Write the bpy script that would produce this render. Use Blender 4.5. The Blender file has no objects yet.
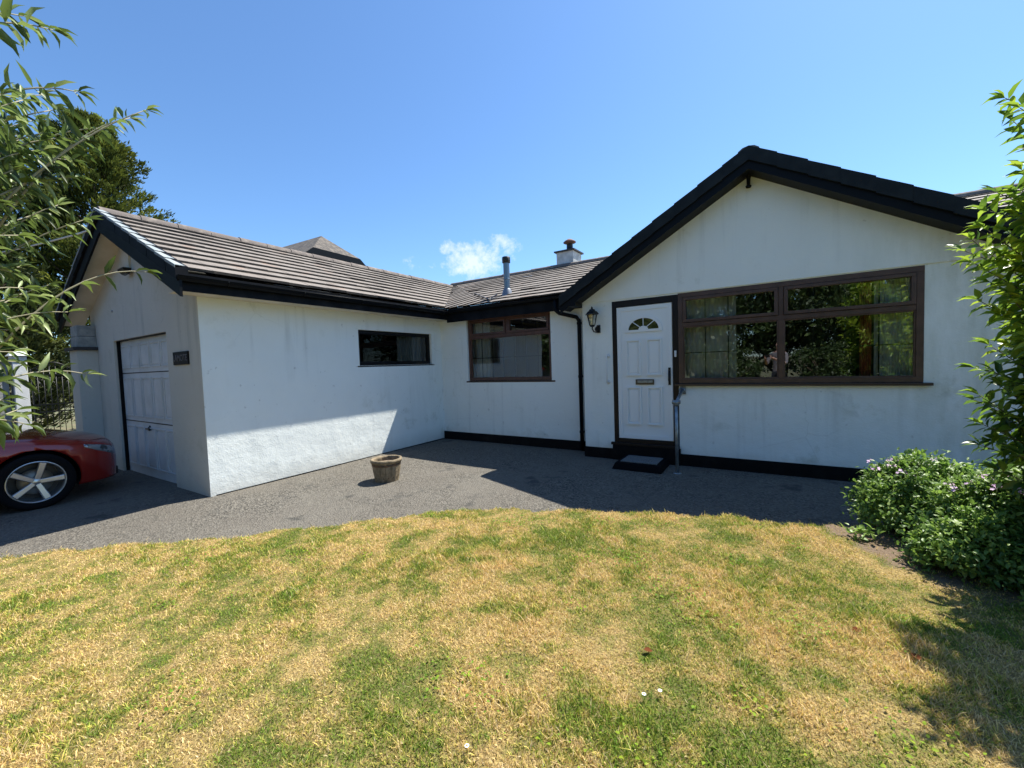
import bpy, bmesh, math, random
import numpy as np
from mathutils import Vector, Matrix
random.seed(7); rng = np.random.default_rng(7)
C = bpy.context.scene.collection
SC = bpy.context.scene
R = math.radians

# ------------------------------------------------------------------ materials
def nt(m): return m.node_tree.nodes, m.node_tree.links
def mat(name, col, rough=.7, metal=0, spec=.5, noise=None, bump=0, bscale=60, coat=0):
    """noise = (scale, other colour, low, high) : blotchy mix; bump = strength"""
    m = bpy.data.materials.new(name); m.use_nodes = True
    N, L = nt(m); b = N['Principled BSDF']
    b.inputs['Base Color'].default_value = (*col, 1); b.inputs['Roughness'].default_value = rough
    b.inputs['Metallic'].default_value = metal; b.inputs['Specular IOR Level'].default_value = spec
    b.inputs['Coat Weight'].default_value = coat; b.inputs['Coat Roughness'].default_value = .05
    tc = N.new('ShaderNodeNewGeometry')
    if noise:
        sc, c2, lo, hi = noise
        n = N.new('ShaderNodeTexNoise'); n.inputs['Scale'].default_value = sc; n.inputs['Detail'].default_value = 6
        L.new(tc.outputs['Position'], n.inputs['Vector'])
        r = N.new('ShaderNodeMapRange'); r.inputs[1].default_value = lo; r.inputs[2].default_value = hi
        L.new(n.outputs['Fac'], r.inputs[0])
        x = N.new('ShaderNodeMixRGB'); x.inputs[1].default_value = (*col, 1); x.inputs[2].default_value = (*c2, 1)
        L.new(r.outputs[0], x.inputs[0]); L.new(x.outputs[0], b.inputs['Base Color'])
    if bump:
        n = N.new('ShaderNodeTexNoise'); n.inputs['Scale'].default_value = bscale; n.inputs['Detail'].default_value = 5
        L.new(tc.outputs['Position'], n.inputs['Vector'])
        bp = N.new('ShaderNodeBump'); bp.inputs['Strength'].default_value = bump; bp.inputs['Distance'].default_value = .01
        L.new(n.outputs['Fac'], bp.inputs['Height']); L.new(bp.outputs[0], b.inputs['Normal'])
    return m

def tex_noise(N, L, vec, scale, detail=5, rough=.55, stretch=None):
    n = N.new('ShaderNodeTexNoise'); n.inputs['Scale'].default_value = scale
    n.inputs['Detail'].default_value = detail; n.inputs['Roughness'].default_value = rough
    if stretch:
        mp = N.new('ShaderNodeMapping'); mp.inputs['Scale'].default_value = stretch
        L.new(vec, mp.inputs['Vector']); vec = mp.outputs[0]
    L.new(vec, n.inputs['Vector']); return n.outputs['Fac']
def rng_node(N, L, v, a, b, c=0, d=1):
    r = N.new('ShaderNodeMapRange'); r.inputs[1].default_value = a; r.inputs[2].default_value = b
    r.inputs[3].default_value = c; r.inputs[4].default_value = d; L.new(v, r.inputs[0]); return r.outputs[0]
def mixc(N, L, f, a, b, mode='MIX'):
    x = N.new('ShaderNodeMixRGB'); x.blend_type = mode
    for i, v in ((0, f), (1, a), (2, b)):
        if isinstance(v, (int, float)): x.inputs[i].default_value = v
        elif isinstance(v, tuple): x.inputs[i].default_value = (*v, 1)
        else: L.new(v, x.inputs[i])
    return x.outputs[0]
def math_node(N, L, op, a, b=0.0):
    x = N.new('ShaderNodeMath'); x.operation = op
    for i, v in ((0, a), (1, b)):
        if isinstance(v, (int, float)): x.inputs[i].default_value = v
        else: L.new(v, x.inputs[i])
    return x.outputs[0]

def render_wall_mat(name, col, algae=.45, streak=.38):
    m = bpy.data.materials.new(name); m.use_nodes = True
    N, L = nt(m); b = N['Principled BSDF']; b.inputs['Roughness'].default_value = .85; b.inputs['Specular IOR Level'].default_value = .2
    g = N.new('ShaderNodeNewGeometry').outputs['Position']
    c = mixc(N, L, rng_node(N, L, tex_noise(N, L, g, .9, 5), .3, .75), col, tuple(v*.93 for v in col))
    # vertical run-off streaks
    s = tex_noise(N, L, g, 1.0, 6, .6, (7.0, 7.0, .45))
    s2 = rng_node(N, L, tex_noise(N, L, g, .8, 3), .42, .66)
    f = math_node(N, L, 'MULTIPLY', rng_node(N, L, s, .53, .74), s2)
    c = mixc(N, L, math_node(N, L, 'MULTIPLY', f, streak), c, (.33, .35, .33))
    # scattered algae blotches
    a = math_node(N, L, 'MULTIPLY', rng_node(N, L, tex_noise(N, L, g, 2.3, 8, .7), .56, .72), rng_node(N, L, tex_noise(N, L, g, .6, 2), .45, .62))
    c = mixc(N, L, math_node(N, L, 'MULTIPLY', a, algae), c, (.36, .38, .29))
    sx = N.new('ShaderNodeSeparateXYZ'); L.new(g, sx.inputs[0])
    rt_ = math_node(N, L, 'MULTIPLY', rng_node(N, L, sx.outputs[0], 2.6, 4.0), rng_node(N, L, tex_noise(N, L, g, 1.6, 7, .65, (3, 3, .7)), .38, .62))
    c = mixc(N, L, math_node(N, L, 'MULTIPLY', rt_, .45), c, (.40, .44, .33))
    cw = N.new('ShaderNodeTexVoronoi'); cw.feature = 'DISTANCE_TO_EDGE'; cw.inputs['Scale'].default_value = .8; L.new(mixc(N, L, .10, g, tex_noise(N, L, g, 4, 5)), cw.inputs['Vector'])
    c = mixc(N, L, math_node(N, L, 'MULTIPLY', math_node(N, L, 'MULTIPLY', rng_node(N, L, cw.outputs['Distance'], .004, 0), rng_node(N, L, tex_noise(N, L, g, .7, 2), .52, .6)), .18), c, (.35, .35, .32))
    # small scuffs
    sp = rng_node(N, L, tex_noise(N, L, g, 14, 3, .5), .69, .76)
    c = mixc(N, L, math_node(N, L, 'MULTIPLY', sp, .35), c, (.3, .3, .28))
    # splash-back dirt just above the ground
    sep = N.new('ShaderNodeSeparateXYZ'); L.new(g, sep.inputs[0])
    z = math_node(N, L, 'ADD', sep.outputs[2], math_node(N, L, 'MULTIPLY', tex_noise(N, L, g, 5, 4), .22))
    d = rng_node(N, L, z, .05, -.28)
    c = mixc(N, L, math_node(N, L, 'MULTIPLY', d, .45), c, (.42, .40, .34))
    L.new(c, b.inputs['Base Color'])
    h = tex_noise(N, L, g, 55, 5, .6); h2 = tex_noise(N, L, g, 3, 4)
    hh = math_node(N, L, 'ADD', math_node(N, L, 'MULTIPLY', h, .45), math_node(N, L, 'MULTIPLY', h2, 2.6))
    bp = N.new('ShaderNodeBump'); bp.inputs['Strength'].default_value = .55; bp.inputs['Distance'].default_value = .012
    L.new(hh, bp.inputs['Height']); L.new(bp.outputs[0], b.inputs['Normal'])
    return m

def _unused(): pass
def roof_tile_mat(name):
    m = bpy.data.materials.new(name); m.use_nodes = True
    N, L = nt(m); b = N['Principled BSDF']; b.inputs['Roughness'].default_value = .85
    uv = N.new('ShaderNodeUVMap').outputs[0]; g = N.new('ShaderNodeNewGeometry').outputs['Position']
    br = N.new('ShaderNodeTexBrick'); br.offset = .5; br.inputs['Scale'].default_value = 1
    br.inputs['Brick Width'].default_value = .3; br.inputs['Row Height'].default_value = 1.0
    br.inputs['Mortar Size'].default_value = .006; br.inputs['Mortar Smooth'].default_value = .1; br.inputs['Bias'].default_value = 0
    br.inputs['Color1'].default_value = (.205, .17, .14, 1); br.inputs['Color2'].default_value = (.15, .122, .10, 1); br.inputs['Mortar'].default_value = (.05, .045, .04, 1)
    L.new(uv, br.inputs['Vector'])
    c = mixc(N, L, rng_node(N, L, tex_noise(N, L, g, 5, 8, .7), .35, .7), br.outputs['Color'], (.25, .22, .19))
    c = mixc(N, L, math_node(N, L, 'MULTIPLY', rng_node(N, L, tex_noise(N, L, g, 13, 5, .6), .6, .68), .6), c, (.12, .11, .08))
    c = mixc(N, L, math_node(N, L, 'MULTIPLY', rng_node(N, L, tex_noise(N, L, g, 3.1, 5, .6), .6, .72), .5), c, (.36, .2, .12))
    c = mixc(N, L, math_node(N, L, 'MULTIPLY', rng_node(N, L, tex_noise(N, L, g, 33, 3, .6), .68, .72), .7), c, (.42, .41, .34))
    c = mixc(N, L, math_node(N, L, 'MULTIPLY', rng_node(N, L, tex_noise(N, L, g, 22, 4, .7), .64, .70), .7), c, (.06, .065, .03))
    L.new(c, b.inputs['Base Color'])
    bp = N.new('ShaderNodeBump'); bp.inputs['Strength'].default_value = .5; bp.inputs['Distance'].default_value = .01
    L.new(math_node(N, L, 'SUBTRACT', tex_noise(N, L, g, 40, 5), br.outputs['Fac']), bp.inputs['Height']); L.new(bp.outputs[0], b.inputs['Normal'])
    return m

def asphalt_mat():
    m = bpy.data.materials.new('asphalt'); m.use_nodes = True
    N, L = nt(m); b = N['Principled BSDF']; b.inputs['Roughness'].default_value = .9; b.inputs['Specular IOR Level'].default_value = .25
    g = N.new('ShaderNodeNewGeometry').outputs['Position']
    v = N.new('ShaderNodeTexVoronoi'); v.inputs['Scale'].default_value = 62; L.new(g, v.inputs['Vector'])
    sp = N.new('ShaderNodeSeparateXYZ'); L.new(v.outputs['Color'], sp.inputs[0])
    c = mixc(N, L, sp.outputs[0], (.032, .030, .026), (.215, .195, .162))
    c = mixc(N, L, rng_node(N, L, tex_noise(N, L, g, 1.4, 7, .65), .35, .7), c, (.135, .12, .10))
    c = mixc(N, L, math_node(N, L, 'MULTIPLY', rng_node(N, L, tex_noise(N, L, g, 30, 3), .62, .7), .6), c, (.24, .23, .2))
    c = mixc(N, L, math_node(N, L, 'MULTIPLY', rng_node(N, L, tex_noise(N, L, g, 3.7, 6, .7), .58, .7), .5), c, (.05, .05, .045))
    c = mixc(N, L, math_node(N, L, 'MULTIPLY', rng_node(N, L, tex_noise(N, L, g, .55, 6, .7), .48, .60), .45), c, (.17, .155, .13))
    c = mixc(N, L, math_node(N, L, 'MULTIPLY', rng_node(N, L, tex_noise(N, L, g, 7.5, 8, .75), .55, .66), .5), c, (.20, .185, .155))
    c = mixc(N, L, math_node(N, L, 'MULTIPLY', rng_node(N, L, tex_noise(N, L, g, 2.1, 4, .6, (1, 1, 1)), .62, .70), .7), c, (.045, .045, .042))
    c = mixc(N, L, math_node(N, L, 'MULTIPLY', rng_node(N, L, tex_noise(N, L, g, 5.5, 8, .8), .63, .70), .6), c, (.06, .075, .03))
    cr = N.new('ShaderNodeTexVoronoi'); cr.feature = 'DISTANCE_TO_EDGE'; cr.inputs['Scale'].default_value = .55
    w = mixc(N, L, .12, g, tex_noise(N, L, g, 3, 5))
    L.new(w, cr.inputs['Vector'])
    crk = rng_node(N, L, cr.outputs['Distance'], .008, .0)
    c = mixc(N, L, math_node(N, L, 'MULTIPLY', crk, .22), c, (.03, .03, .025))
    L.new(c, b.inputs['Base Color'])
    bp = N.new('ShaderNodeBump'); bp.inputs['Strength'].default_value = 1.0; bp.inputs['Distance'].default_value = .012
    L.new(math_node(N, L, 'ADD', v.outputs['Distance'], tex_noise(N, L, g, 22, 5, .7)), bp.inputs['Height']); L.new(bp.outputs[0], b.inputs['Normal'])
    return m

def lawn_colours(N, L, g):
    """0 = green, 1 = dry straw, driven by world position"""
    a = tex_noise(N, L, g, .95, 5, .65); b = tex_noise(N, L, g, 4.2, 5, .65)
    c = tex_noise(N, L, g, 10, 5, .75)
    s = math_node(N, L, 'ADD', math_node(N, L, 'MULTIPLY', a, .34), math_node(N, L, 'ADD', math_node(N, L, 'MULTIPLY', b, .38), math_node(N, L, 'MULTIPLY', c, .28)))
    return rng_node(N, L, s, .44, .55)
def lawn_mats():
    m = bpy.data.materials.new('lawn_thatch'); m.use_nodes = True
    N, L = nt(m); b = N['Principled BSDF']; b.inputs['Roughness'].default_value = .95; b.inputs['Specular IOR Level'].default_value = .1
    g = N.new('ShaderNodeNewGeometry').outputs['Position']
    f = lawn_colours(N, L, g)
    c = mixc(N, L, f, (.11, .15, .03), (.42, .31, .12))
    c = mixc(N, L, rng_node(N, L, tex_noise(N, L, g, 90, 3), .35, .7), c, (.14, .10, .045))
    at = N.new('ShaderNodeAttribute'); at.attribute_name = 'soil'
    sc = mixc(N, L, tex_noise(N, L, g, 45, 5), (.10, .068, .045), (.27, .2, .14))
    c = mixc(N, L, at.outputs['Fac'], c, sc)
    L.new(c, b.inputs['Base Color'])
    bp = N.new('ShaderNodeBump'); bp.inputs['Strength'].default_value = 1; bp.inputs['Distance'].default_value = .02
    L.new(tex_noise(N, L, g, 70, 5), bp.inputs['Height']); L.new(bp.outputs[0], b.inputs['Normal'])
    m2 = bpy.data.materials.new('grass_blade'); m2.use_nodes = True
    N, L = nt(m2); b = N['Principled BSDF']; b.inputs['Roughness'].default_value = .6; b.inputs['Specular IOR Level'].default_value = .25
    g = N.new('ShaderNodeNewGeometry').outputs['Position']
    f = lawn_colours(N, L, g)
    at = N.new('ShaderNodeAttribute'); at.attribute_name = 'rnd'
    f2 = math_node(N, L, 'ADD', f, math_node(N, L, 'MULTIPLY', math_node(N, L, 'SUBTRACT', at.outputs['Fac'], .5), 1.0))
    cr = N.new('ShaderNodeValToRGB'); L.new(f2, cr.inputs[0]); e = cr.color_ramp.elements
    e[0].position = 0; e[0].color = (.17, .27, .03, 1); e[1].position = 1; e[1].color = (.80, .59, .29, 1)
    for p, q in ((.3, (.34, .39, .05)), (.5, (.60, .52, .11)), (.75, (.76, .56, .20))):
        k = e.new(p); k.color = (*q, 1)
    c = mixc(N, L, math_node(N, L, 'MULTIPLY', rng_node(N, L, at.outputs['Fac'], .93, .96), .7), cr.outputs[0], (.62, .52, .34))
    at2 = N.new('ShaderNodeAttribute'); at2.attribute_name = 'val'
    c = mixc(N, L, 1.0, c, rng_node(N, L, at2.outputs['Fac'], 0, 1, .50, 1.28), 'MULTIPLY')
    L.new(c, b.inputs['Base Color'])
    t = N.new('ShaderNodeBsdfTranslucent'); L.new(c, t.inputs[0]); mx = N.new('ShaderNodeMixShader'); mx.inputs[0].default_value = .3
    L.new(b.outputs[0], mx.inputs[1]); L.new(t.outputs[0], mx.inputs[2]); L.new(mx.outputs[0], N['Material Output'].inputs[0])
    return m, m2

def leaf_mat(name, cols, trans=.35, rough=.45, spec=.5):
    m = bpy.data.materials.new(name); m.use_nodes = True
    N, L = nt(m); b = N['Principled BSDF']; b.inputs['Roughness'].default_value = rough; b.inputs['Specular IOR Level'].default_value = spec
    at = N.new('ShaderNodeAttribute'); at.attribute_name = 'rnd'
    cr = N.new('ShaderNodeValToRGB'); L.new(at.outputs['Fac'], cr.inputs[0]); e = cr.color_ramp.elements
    e[0].position = 0; e[0].color = (*cols[0], 1); e[1].position = 1; e[1].color = (*cols[-1], 1)
    for i, q in enumerate(cols[1:-1]):
        k = e.new((i+1)/(len(cols)-1)); k.color = (*q, 1)
    L.new(cr.outputs[0], b.inputs['Base Color'])
    t = N.new('ShaderNodeBsdfTranslucent')
    tc = mixc(N, L, .6, cr.outputs[0], (.55, .75, .1), 'MULTIPLY'); gm = N.new('ShaderNodeGamma'); gm.inputs[1].default_value = .75
    L.new(tc, gm.inputs[0]); L.new(gm.outputs[0], t.inputs[0])
    mx = N.new('ShaderNodeMixShader'); mx.inputs[0].default_value = trans
    L.new(b.outputs[0], mx.inputs[1]); L.new(t.outputs[0], mx.inputs[2]); L.new(mx.outputs[0], N['Material Output'].inputs[0])
    return m

def glass_mat(name, tint=(.8, .84, .82), boost=.06):
    m = bpy.data.materials.new(name); m.use_nodes = True
    N, L = nt(m); N.remove(N['Principled BSDF'])
    tr = N.new('ShaderNodeBsdfTransparent'); tr.inputs[0].default_value = (*tint, 1)
    gl = N.new('ShaderNodeBsdfGlossy'); gl.inputs['Roughness'].default_value = .0; gl.inputs[0].default_value = (.93, .97, 1, 1)
    fr = N.new('ShaderNodeFresnel'); fr.inputs[0].default_value = 1.5
    f = math_node(N, L, 'ADD', math_node(N, L, 'MULTIPLY', fr.outputs[0], 1.7), boost)
    cl = N.new('ShaderNodeClamp'); L.new(f, cl.inputs[0])
    g = N.new('ShaderNodeNewGeometry').outputs['Position']
    bp = N.new('ShaderNodeBump'); bp.inputs['Strength'].default_value = .12; bp.inputs['Distance'].default_value = .01
    L.new(tex_noise(N, L, g, 2.2, 1), bp.inputs['Height']); L.new(bp.outputs[0], gl.inputs['Normal'])
    mx = N.new('ShaderNodeMixShader'); L.new(cl.outputs[0], mx.inputs[0]); L.new(tr.outputs[0], mx.inputs[1]); L.new(gl.outputs[0], mx.inputs[2])
    L.new(mx.outputs[0], N['Material Output'].inputs[0]); return m

def sheer_mat():
    m = bpy.data.materials.new('net_curtain'); m.use_nodes = True
    N, L = nt(m); b = N['Principled BSDF']; b.inputs['Base Color'].default_value = (.85, .88, .86, 1); b.inputs['Roughness'].default_value = .9
    tr = N.new('ShaderNodeBsdfTransparent'); tl = N.new('ShaderNodeBsdfTranslucent'); tl.inputs[0].default_value = (.8, .8, .78, 1)
    m1 = N.new('ShaderNodeMixShader'); m1.inputs[0].default_value = .35; L.new(b.outputs[0], m1.inputs[1]); L.new(tl.outputs[0], m1.inputs[2])
    m2 = N.new('ShaderNodeMixShader'); m2.inputs[0].default_value = .15; L.new(m1.outputs[0], m2.inputs[1]); L.new(tr.outputs[0], m2.inputs[2])
    L.new(m2.outputs[0], N['Material Output'].inputs[0]); return m

M = {}
M['wall'] = render_wall_mat('white_masonry_paint', (.845, .88, .85))
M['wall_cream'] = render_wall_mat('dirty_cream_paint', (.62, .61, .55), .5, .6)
M['tile'] = roof_tile_mat('concrete_roof_tile'); M['tile_edge'] = mat('shaded_dirty_tile_edge', (.035, .03, .026), .95, noise=(12, (.08, .065, .05), .5, .7))  # riser colour darkened to paint in the shaded course lines, with some dirt
M['ridge'] = mat('ridge_tile', (.14, .115, .10), .9, noise=(9, (.24, .20, .165), .5, .7), bump=.6, bscale=30)
M['asphalt'] = asphalt_mat()
M['lawn'], M['blade'] = lawn_mats()
M['black'] = mat('black_gloss_paint', (.005, .006, .008), .45, spec=.12, bump=.05, bscale=8)
M['fascia'] = mat('black_fascia_board', (.005, .006, .008), .55, spec=.10, noise=(5, (.014, .015, .018), .4, .7))
M['cap'] = mat('slate_grey_verge_cap', (.012, .016, .019), .65, spec=.15, noise=(6, (.019, .024, .027), .4, .65), bump=.15)
M['lit_verge'] = mat('painted_lit_verge', (.26, .30, .31), .8, noise=(14, (.33, .34, .33), .45, .6), bump=.6, bscale=40)  # sunlight painted as a pale colour for the lit verge tops
M['plinth'] = mat('black_bitumen_plinth', (.004, .004, .005), .7, spec=.15, noise=(7, (.010, .010, .010), .5, .7), bump=.4, bscale=25)
M['soffit'] = mat('cream_soffit', (.66, .62, .53), .7, noise=(3, (.52, .48, .38), .45, .7))
M['brown'] = mat('brown_window_frame', (.095, .050, .036), .4, noise=(9, (.07, .037, .027), .4, .6))
M['red_brown'] = mat('reddish_window_frame', (.115, .052, .036), .4, noise=(11, (.08, .037, .026), .4, .6))
M['dark_frame'] = mat('dark_door_frame', (.010, .006, .006), .4, spec=.3)
M['black_frame'] = mat('black_window_frame', (.005, .0045, .005), .4, spec=.3)
M['sill'] = mat('dark_brown_sill', (.05, .028, .02), .4)
M['upvc'] = mat('white_plastic_door', (.82, .85, .86), .28)
M['gdoor'] = mat('white_painted_steel', (.64, .67, .69), .4, noise=(4, (.54, .57, .58), .4, .7))
M['glass'] = glass_mat('window_glass', (.84, .88, .86), .09)
M['glass_dark'] = glass_mat('tinted_glass', (.45, .46, .44), -.02)
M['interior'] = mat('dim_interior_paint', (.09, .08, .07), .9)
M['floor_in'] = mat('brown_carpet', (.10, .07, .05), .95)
M['sheer'] = sheer_mat()
M['curtain'] = mat('rust_curtain_cloth', (.42, .12, .055), .9, noise=(14, (.30, .08, .04), .4, .6))
M['blind'] = mat('grey_screen_panel', (.16, .19, .23), .7)
M['brass'] = mat('aged_brass', (.10, .085, .065), .4, metal=.5)
M['dark_metal'] = mat('black_cast_metal', (.012, .013, .014), .38, metal=.3)
M['galv'] = mat('galvanised_steel', (.33, .37, .40), .42, metal=.75, noise=(18, (.22, .25, .27), .4, .65))
M['white_pl'] = mat('white_plastic', (.75, .75, .73), .4)
M['lamp_glass'] = glass_mat('lantern_glass', (.9, .92, .9), .08)
M['rubber'] = mat('black_rubber', (.004, .004, .005), .85, spec=.1, bump=.5, bscale=90)
M['matgrey'] = mat('grey_mat_fibre', (.17, .18, .185), .95, noise=(60, (.10, .11, .11), .4, .6), bump=.8, bscale=150)
M['wood'] = mat('weathered_barrel_wood', (.26, .20, .125), .8, noise=(16, (.13, .10, .06), .4, .65), bump=.6, bscale=45)
M['hoop'] = mat('rusty_iron_hoop', (.09, .065, .05), .7, metal=.3, noise=(30, (.17, .09, .05), .45, .6))
M['soil'] = mat('dry_soil', (.22, .16, .105), .95, noise=(40, (.09, .065, .045), .35, .65), bump=1, bscale=60)
M['carpaint'] = mat('dark_red_car_paint', (.27, .014, .008), .22, coat=.8, metal=.2)
M['car_black'] = mat('black_car_trim', (.012, .012, .013), .45)
M['tyre'] = mat('tyre_rubber', (.006, .006, .007), .85, spec=.15, bump=.2, bscale=80)
M['alloy'] = mat('silver_alloy', (.55, .56, .58), .28, metal=.85)
M['headlight'] = mat('headlight_lens', (.34, .38, .42), .06, metal=.55, coat=1, noise=(14, (.06, .07, .08), .45, .55))
M['stone'] = mat('grey_stone_block', (.25, .27, .27), .9, noise=(9, (.38, .39, .37), .4, .65), bump=.8, bscale=20)
M['slate'] = mat('dark_slate', (.035, .034, .037), .7, bump=.4)
M['pillar'] = mat('white_painted_pillar', (.80, .81, .80), .8, noise=(4, (.66, .67, .64), .4, .7), bump=.4)
M['greywall'] = mat('grey_rendered_wall', (.34, .34, .32), .9, noise=(3, (.22, .23, .2), .4, .7), bump=.5, bscale=20)
M['bark'] = mat('brown_bark', (.12, .09, .06), .9, noise=(20, (.06, .045, .03), .4, .65), bump=1, bscale=30)
M['twig'] = mat('pale_buddleia_twig', (.33, .30, .20), .8)
M['greenstem'] = mat('green_stem', (.16, .20, .08), .7)
M['terracotta'] = mat('terracotta_pot', (.20, .085, .055), .8, noise=(12, (.12, .07, .06), .4, .6))
M['chim'] = mat('weathered_white_render', (.62, .62, .60), .85, noise=(6, (.36, .38, .37), .4, .7), bump=.5, bscale=30)
M['lead'] = mat('lead_flashing', (.20, .22, .25), .5, metal=.4)
M['steel_flue'] = mat('stainless_flue', (.20, .25, .28), .38, metal=.85)
M['nwall'] = mat('neighbour_render', (.24, .24, .23), .9)
M['ground'] = mat('rough_grass_ground', (.10, .11, .045), .95, noise=(2, (.16, .13, .07), .4, .65), bump=.6, bscale=10)
M['skin'] = mat('skin', (.52, .30, .22), .55)
M['shirt'] = mat('dusky_grey_shirt', (.22, .20, .22), .9)
M['trousers'] = mat('navy_trousers', (.03, .035, .05), .9)
M['hair'] = mat('brown_hair', (.05, .03, .02), .6)
M['shoe'] = mat('dark_shoe', (.03, .025, .02), .5)
M['phone'] = mat('phone_case', (.02, .02, .025), .3)
M['budd'] = leaf_mat('buddleia_leaf', [(.025, .042, .014), (.08, .12, .03), (.20, .27, .075), (.50, .55, .30)], .30, .45, .45)
M['laurel'] = leaf_mat('glossy_shrub_leaf', [(.035, .075, .018), (.08, .15, .025), (.20, .32, .03), (.42, .52, .05)], .45, .35, .5)
M['conif'] = leaf_mat('conifer_foliage', [(.018, .030, .010), (.055, .07, .016), (.15, .17, .03), (.33, .33, .05)], .18, .8, .15)
M['herb'] = leaf_mat('low_shrub_leaf', [(.04, .09, .022), (.10, .19, .035), (.22, .34, .06), (.40, .50, .18)], .42, .45, .45)
M['broad'] = leaf_mat('tree_leaf', [(.02, .035, .012), (.035, .06, .018), (.06, .10, .025), (.16, .20, .05)], .15, .5, .4)
M['clover'] = leaf_mat('clover_leaf', [(.04, .09, .012), (.09, .18, .02), (.16, .28, .03), (.28, .36, .03)], .3, .7, .1)
M['conif_dark'] = leaf_mat('dark_conifer_foliage', [(.010, .018, .007), (.022, .034, .010), (.05, .06, .015), (.10, .10, .025)], .12, .8, .15)
M['petal'] = mat('pale_pink_petal', (.62, .42, .60), .7)
M['petalw'] = mat('white_petal', (.85, .85, .82), .7)
M['brownleaf'] = mat('fallen_leaf', (.12, .04, .016), .95, spec=.05)
M['nameplate'] = mat('dark_slate_plate', (.004, .004, .005), .55, spec=.2)
M['lettering'] = mat('faded_lettering', (.11, .11, .13), .6)

# ------------------------------------------------------------------ mesh builder
class MB:
    def __init__(s): s.v = []; s.f = []; s.sm = []; s.uv = {}; s.mi = []; s.cm = 0
    def add(s, vs, fs, smooth=False, uvs=None):
        o = len(s.v); s.v += [tuple(p) for p in vs]
        for i, f in enumerate(fs):
            s.f.append([o+k for k in f]); s.sm.append(smooth); s.mi.append(s.cm)
            if uvs: s.uv[len(s.f)-1] = uvs[i]
        return s
    def box(s, a, b):
        x0, y0, z0 = [min(p, q) for p, q in zip(a, b)]; x1, y1, z1 = [max(p, q) for p, q in zip(a, b)]
        return s.add([(x0,y0,z0),(x1,y0,z0),(x1,y1,z0),(x0,y1,z0),(x0,y0,z1),(x1,y0,z1),(x1,y1,z1),(x0,y1,z1)],
              [(3,2,1,0),(4,5,6,7),(0,1,5,4),(1,2,6,5),(2,3,7,6),(3,0,4,7)])
    def hexa(s, p):   # 8 corners, bottom 4 then top 4
        return s.add(p, [(3,2,1,0),(4,5,6,7),(0,1,5,4),(1,2,6,5),(2,3,7,6),(3,0,4,7)])
    def prism(s, poly, vec):   # extrude polygon of 3D points by vec
        n = len(poly); v = Vector(vec)
        P = [Vector(p) for p in poly]
        return s.add(P+[p+v for p in P], [tuple(range(n))[::-1], tuple(range(n, 2*n))]+[(i, (i+1) % n, n+(i+1) % n, n+i) for i in range(n)])
    def tube(s, pts, r, n=10, caps=True):
        pts = [Vector(p) for p in pts]; rs = r if isinstance(r, (list, tuple)) else [r]*len(pts)
        vs = []; prev = None
        for i, p in enumerate(pts):
            t = (pts[min(i+1, len(pts)-1)]-pts[max(i-1, 0)]).normalized()
            if prev is None: a = t.orthogonal().normalized()
            else: a = (prev-t*prev.dot(t)).normalized()
            prev = a; b = t.cross(a)
            for k in range(n):
                an = 2*math.pi*k/n; vs.append(p+(a*math.cos(an)+b*math.sin(an))*rs[i])
        fs = [(i*n+k, i*n+(k+1) % n, (i+1)*n+(k+1) % n, (i+1)*n+k) for i in range(len(pts)-1) for k in range(n)]
        s.add(vs, fs, True)
        if caps:
            o = len(s.v)-len(vs)
            s.f.append([o+k for k in range(n)][::-1]); s.sm.append(False); s.mi.append(s.cm)
            s.f.append([o+(len(pts)-1)*n+k for k in range(n)]); s.sm.append(False); s.mi.append(s.cm)
        return s
    def lathe(s, c, prof, n=24, axis='z', smooth=True):
        vs = []
        for r, h in prof:
            for k in range(n):
                a = 2*math.pi*k/n; x, y = r*math.cos(a), r*math.sin(a)
                vs.append({'z': (c[0]+x, c[1]+y, c[2]+h), 'x': (c[0]+h, c[1]+x, c[2]+y), 'y': (c[0]+x, c[1]+h, c[2]+y)}[axis])
        fs = [(i*n+k, i*n+(k+1) % n, (i+1)*n+(k+1) % n, (i+1)*n+k) for i in range(len(prof)-1) for k in range(n)]
        return s.add(vs, fs, smooth)
    def build(s, name, m, parent=None, bevel=0):
        me = bpy.data.meshes.new(name); me.from_pydata(s.v, [], s.f)
        ms = m if isinstance(m, list) else [m]
        for q in ms: me.materials.append(M[q] if isinstance(q, str) else q)
        me.polygons.foreach_set('use_smooth', s.sm); me.polygons.foreach_set('material_index', s.mi)
        if s.uv:
            u = me.uv_layers.new(name='UVMap')
            for fi, uv in s.uv.items():
                for li, t in zip(me.polygons[fi].loop_indices, uv): u.data[li].uv = t
        bm = bmesh.new(); bm.from_mesh(me); bmesh.ops.recalc_face_normals(bm, faces=bm.faces) if not s.uv else None
        bm.to_mesh(me); bm.free()
        o = bpy.data.objects.new(name, me); C.objects.link(o)
        if bevel:
            md = o.modifiers.new('b', 'BEVEL'); md.width = bevel; md.segments = 2; md.limit_method = 'ANGLE'
        attach(o, parent)
        return o
def attach(o, parent):
    """meshes are written in world coordinates: move the origin to the mesh's own base, keep it in place under its parent"""
    me = o.data; n = len(me.vertices); co = np.empty(n*3, np.float32); me.vertices.foreach_get('co', co); co = co.reshape(-1, 3)
    c = (co.min(0)+co.max(0))/2; c[2] = co[:, 2].min(); c = c.astype(float)
    me.vertices.foreach_set('co', (co-c).astype(np.float32).ravel()); me.update()
    if parent is not None:
        o.parent = parent; w = Vector((0, 0, 0)); p = parent
        while p is not None: w += p.location; p = p.parent
        o.location = Vector(c)-w
    else: o.location = c
def tag(o, label=None, cat=None, group=None, kind=None):
    for k, v in (('label', label), ('category', cat), ('group', group), ('kind', kind)):
        if v: o[k] = v
    return o
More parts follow.
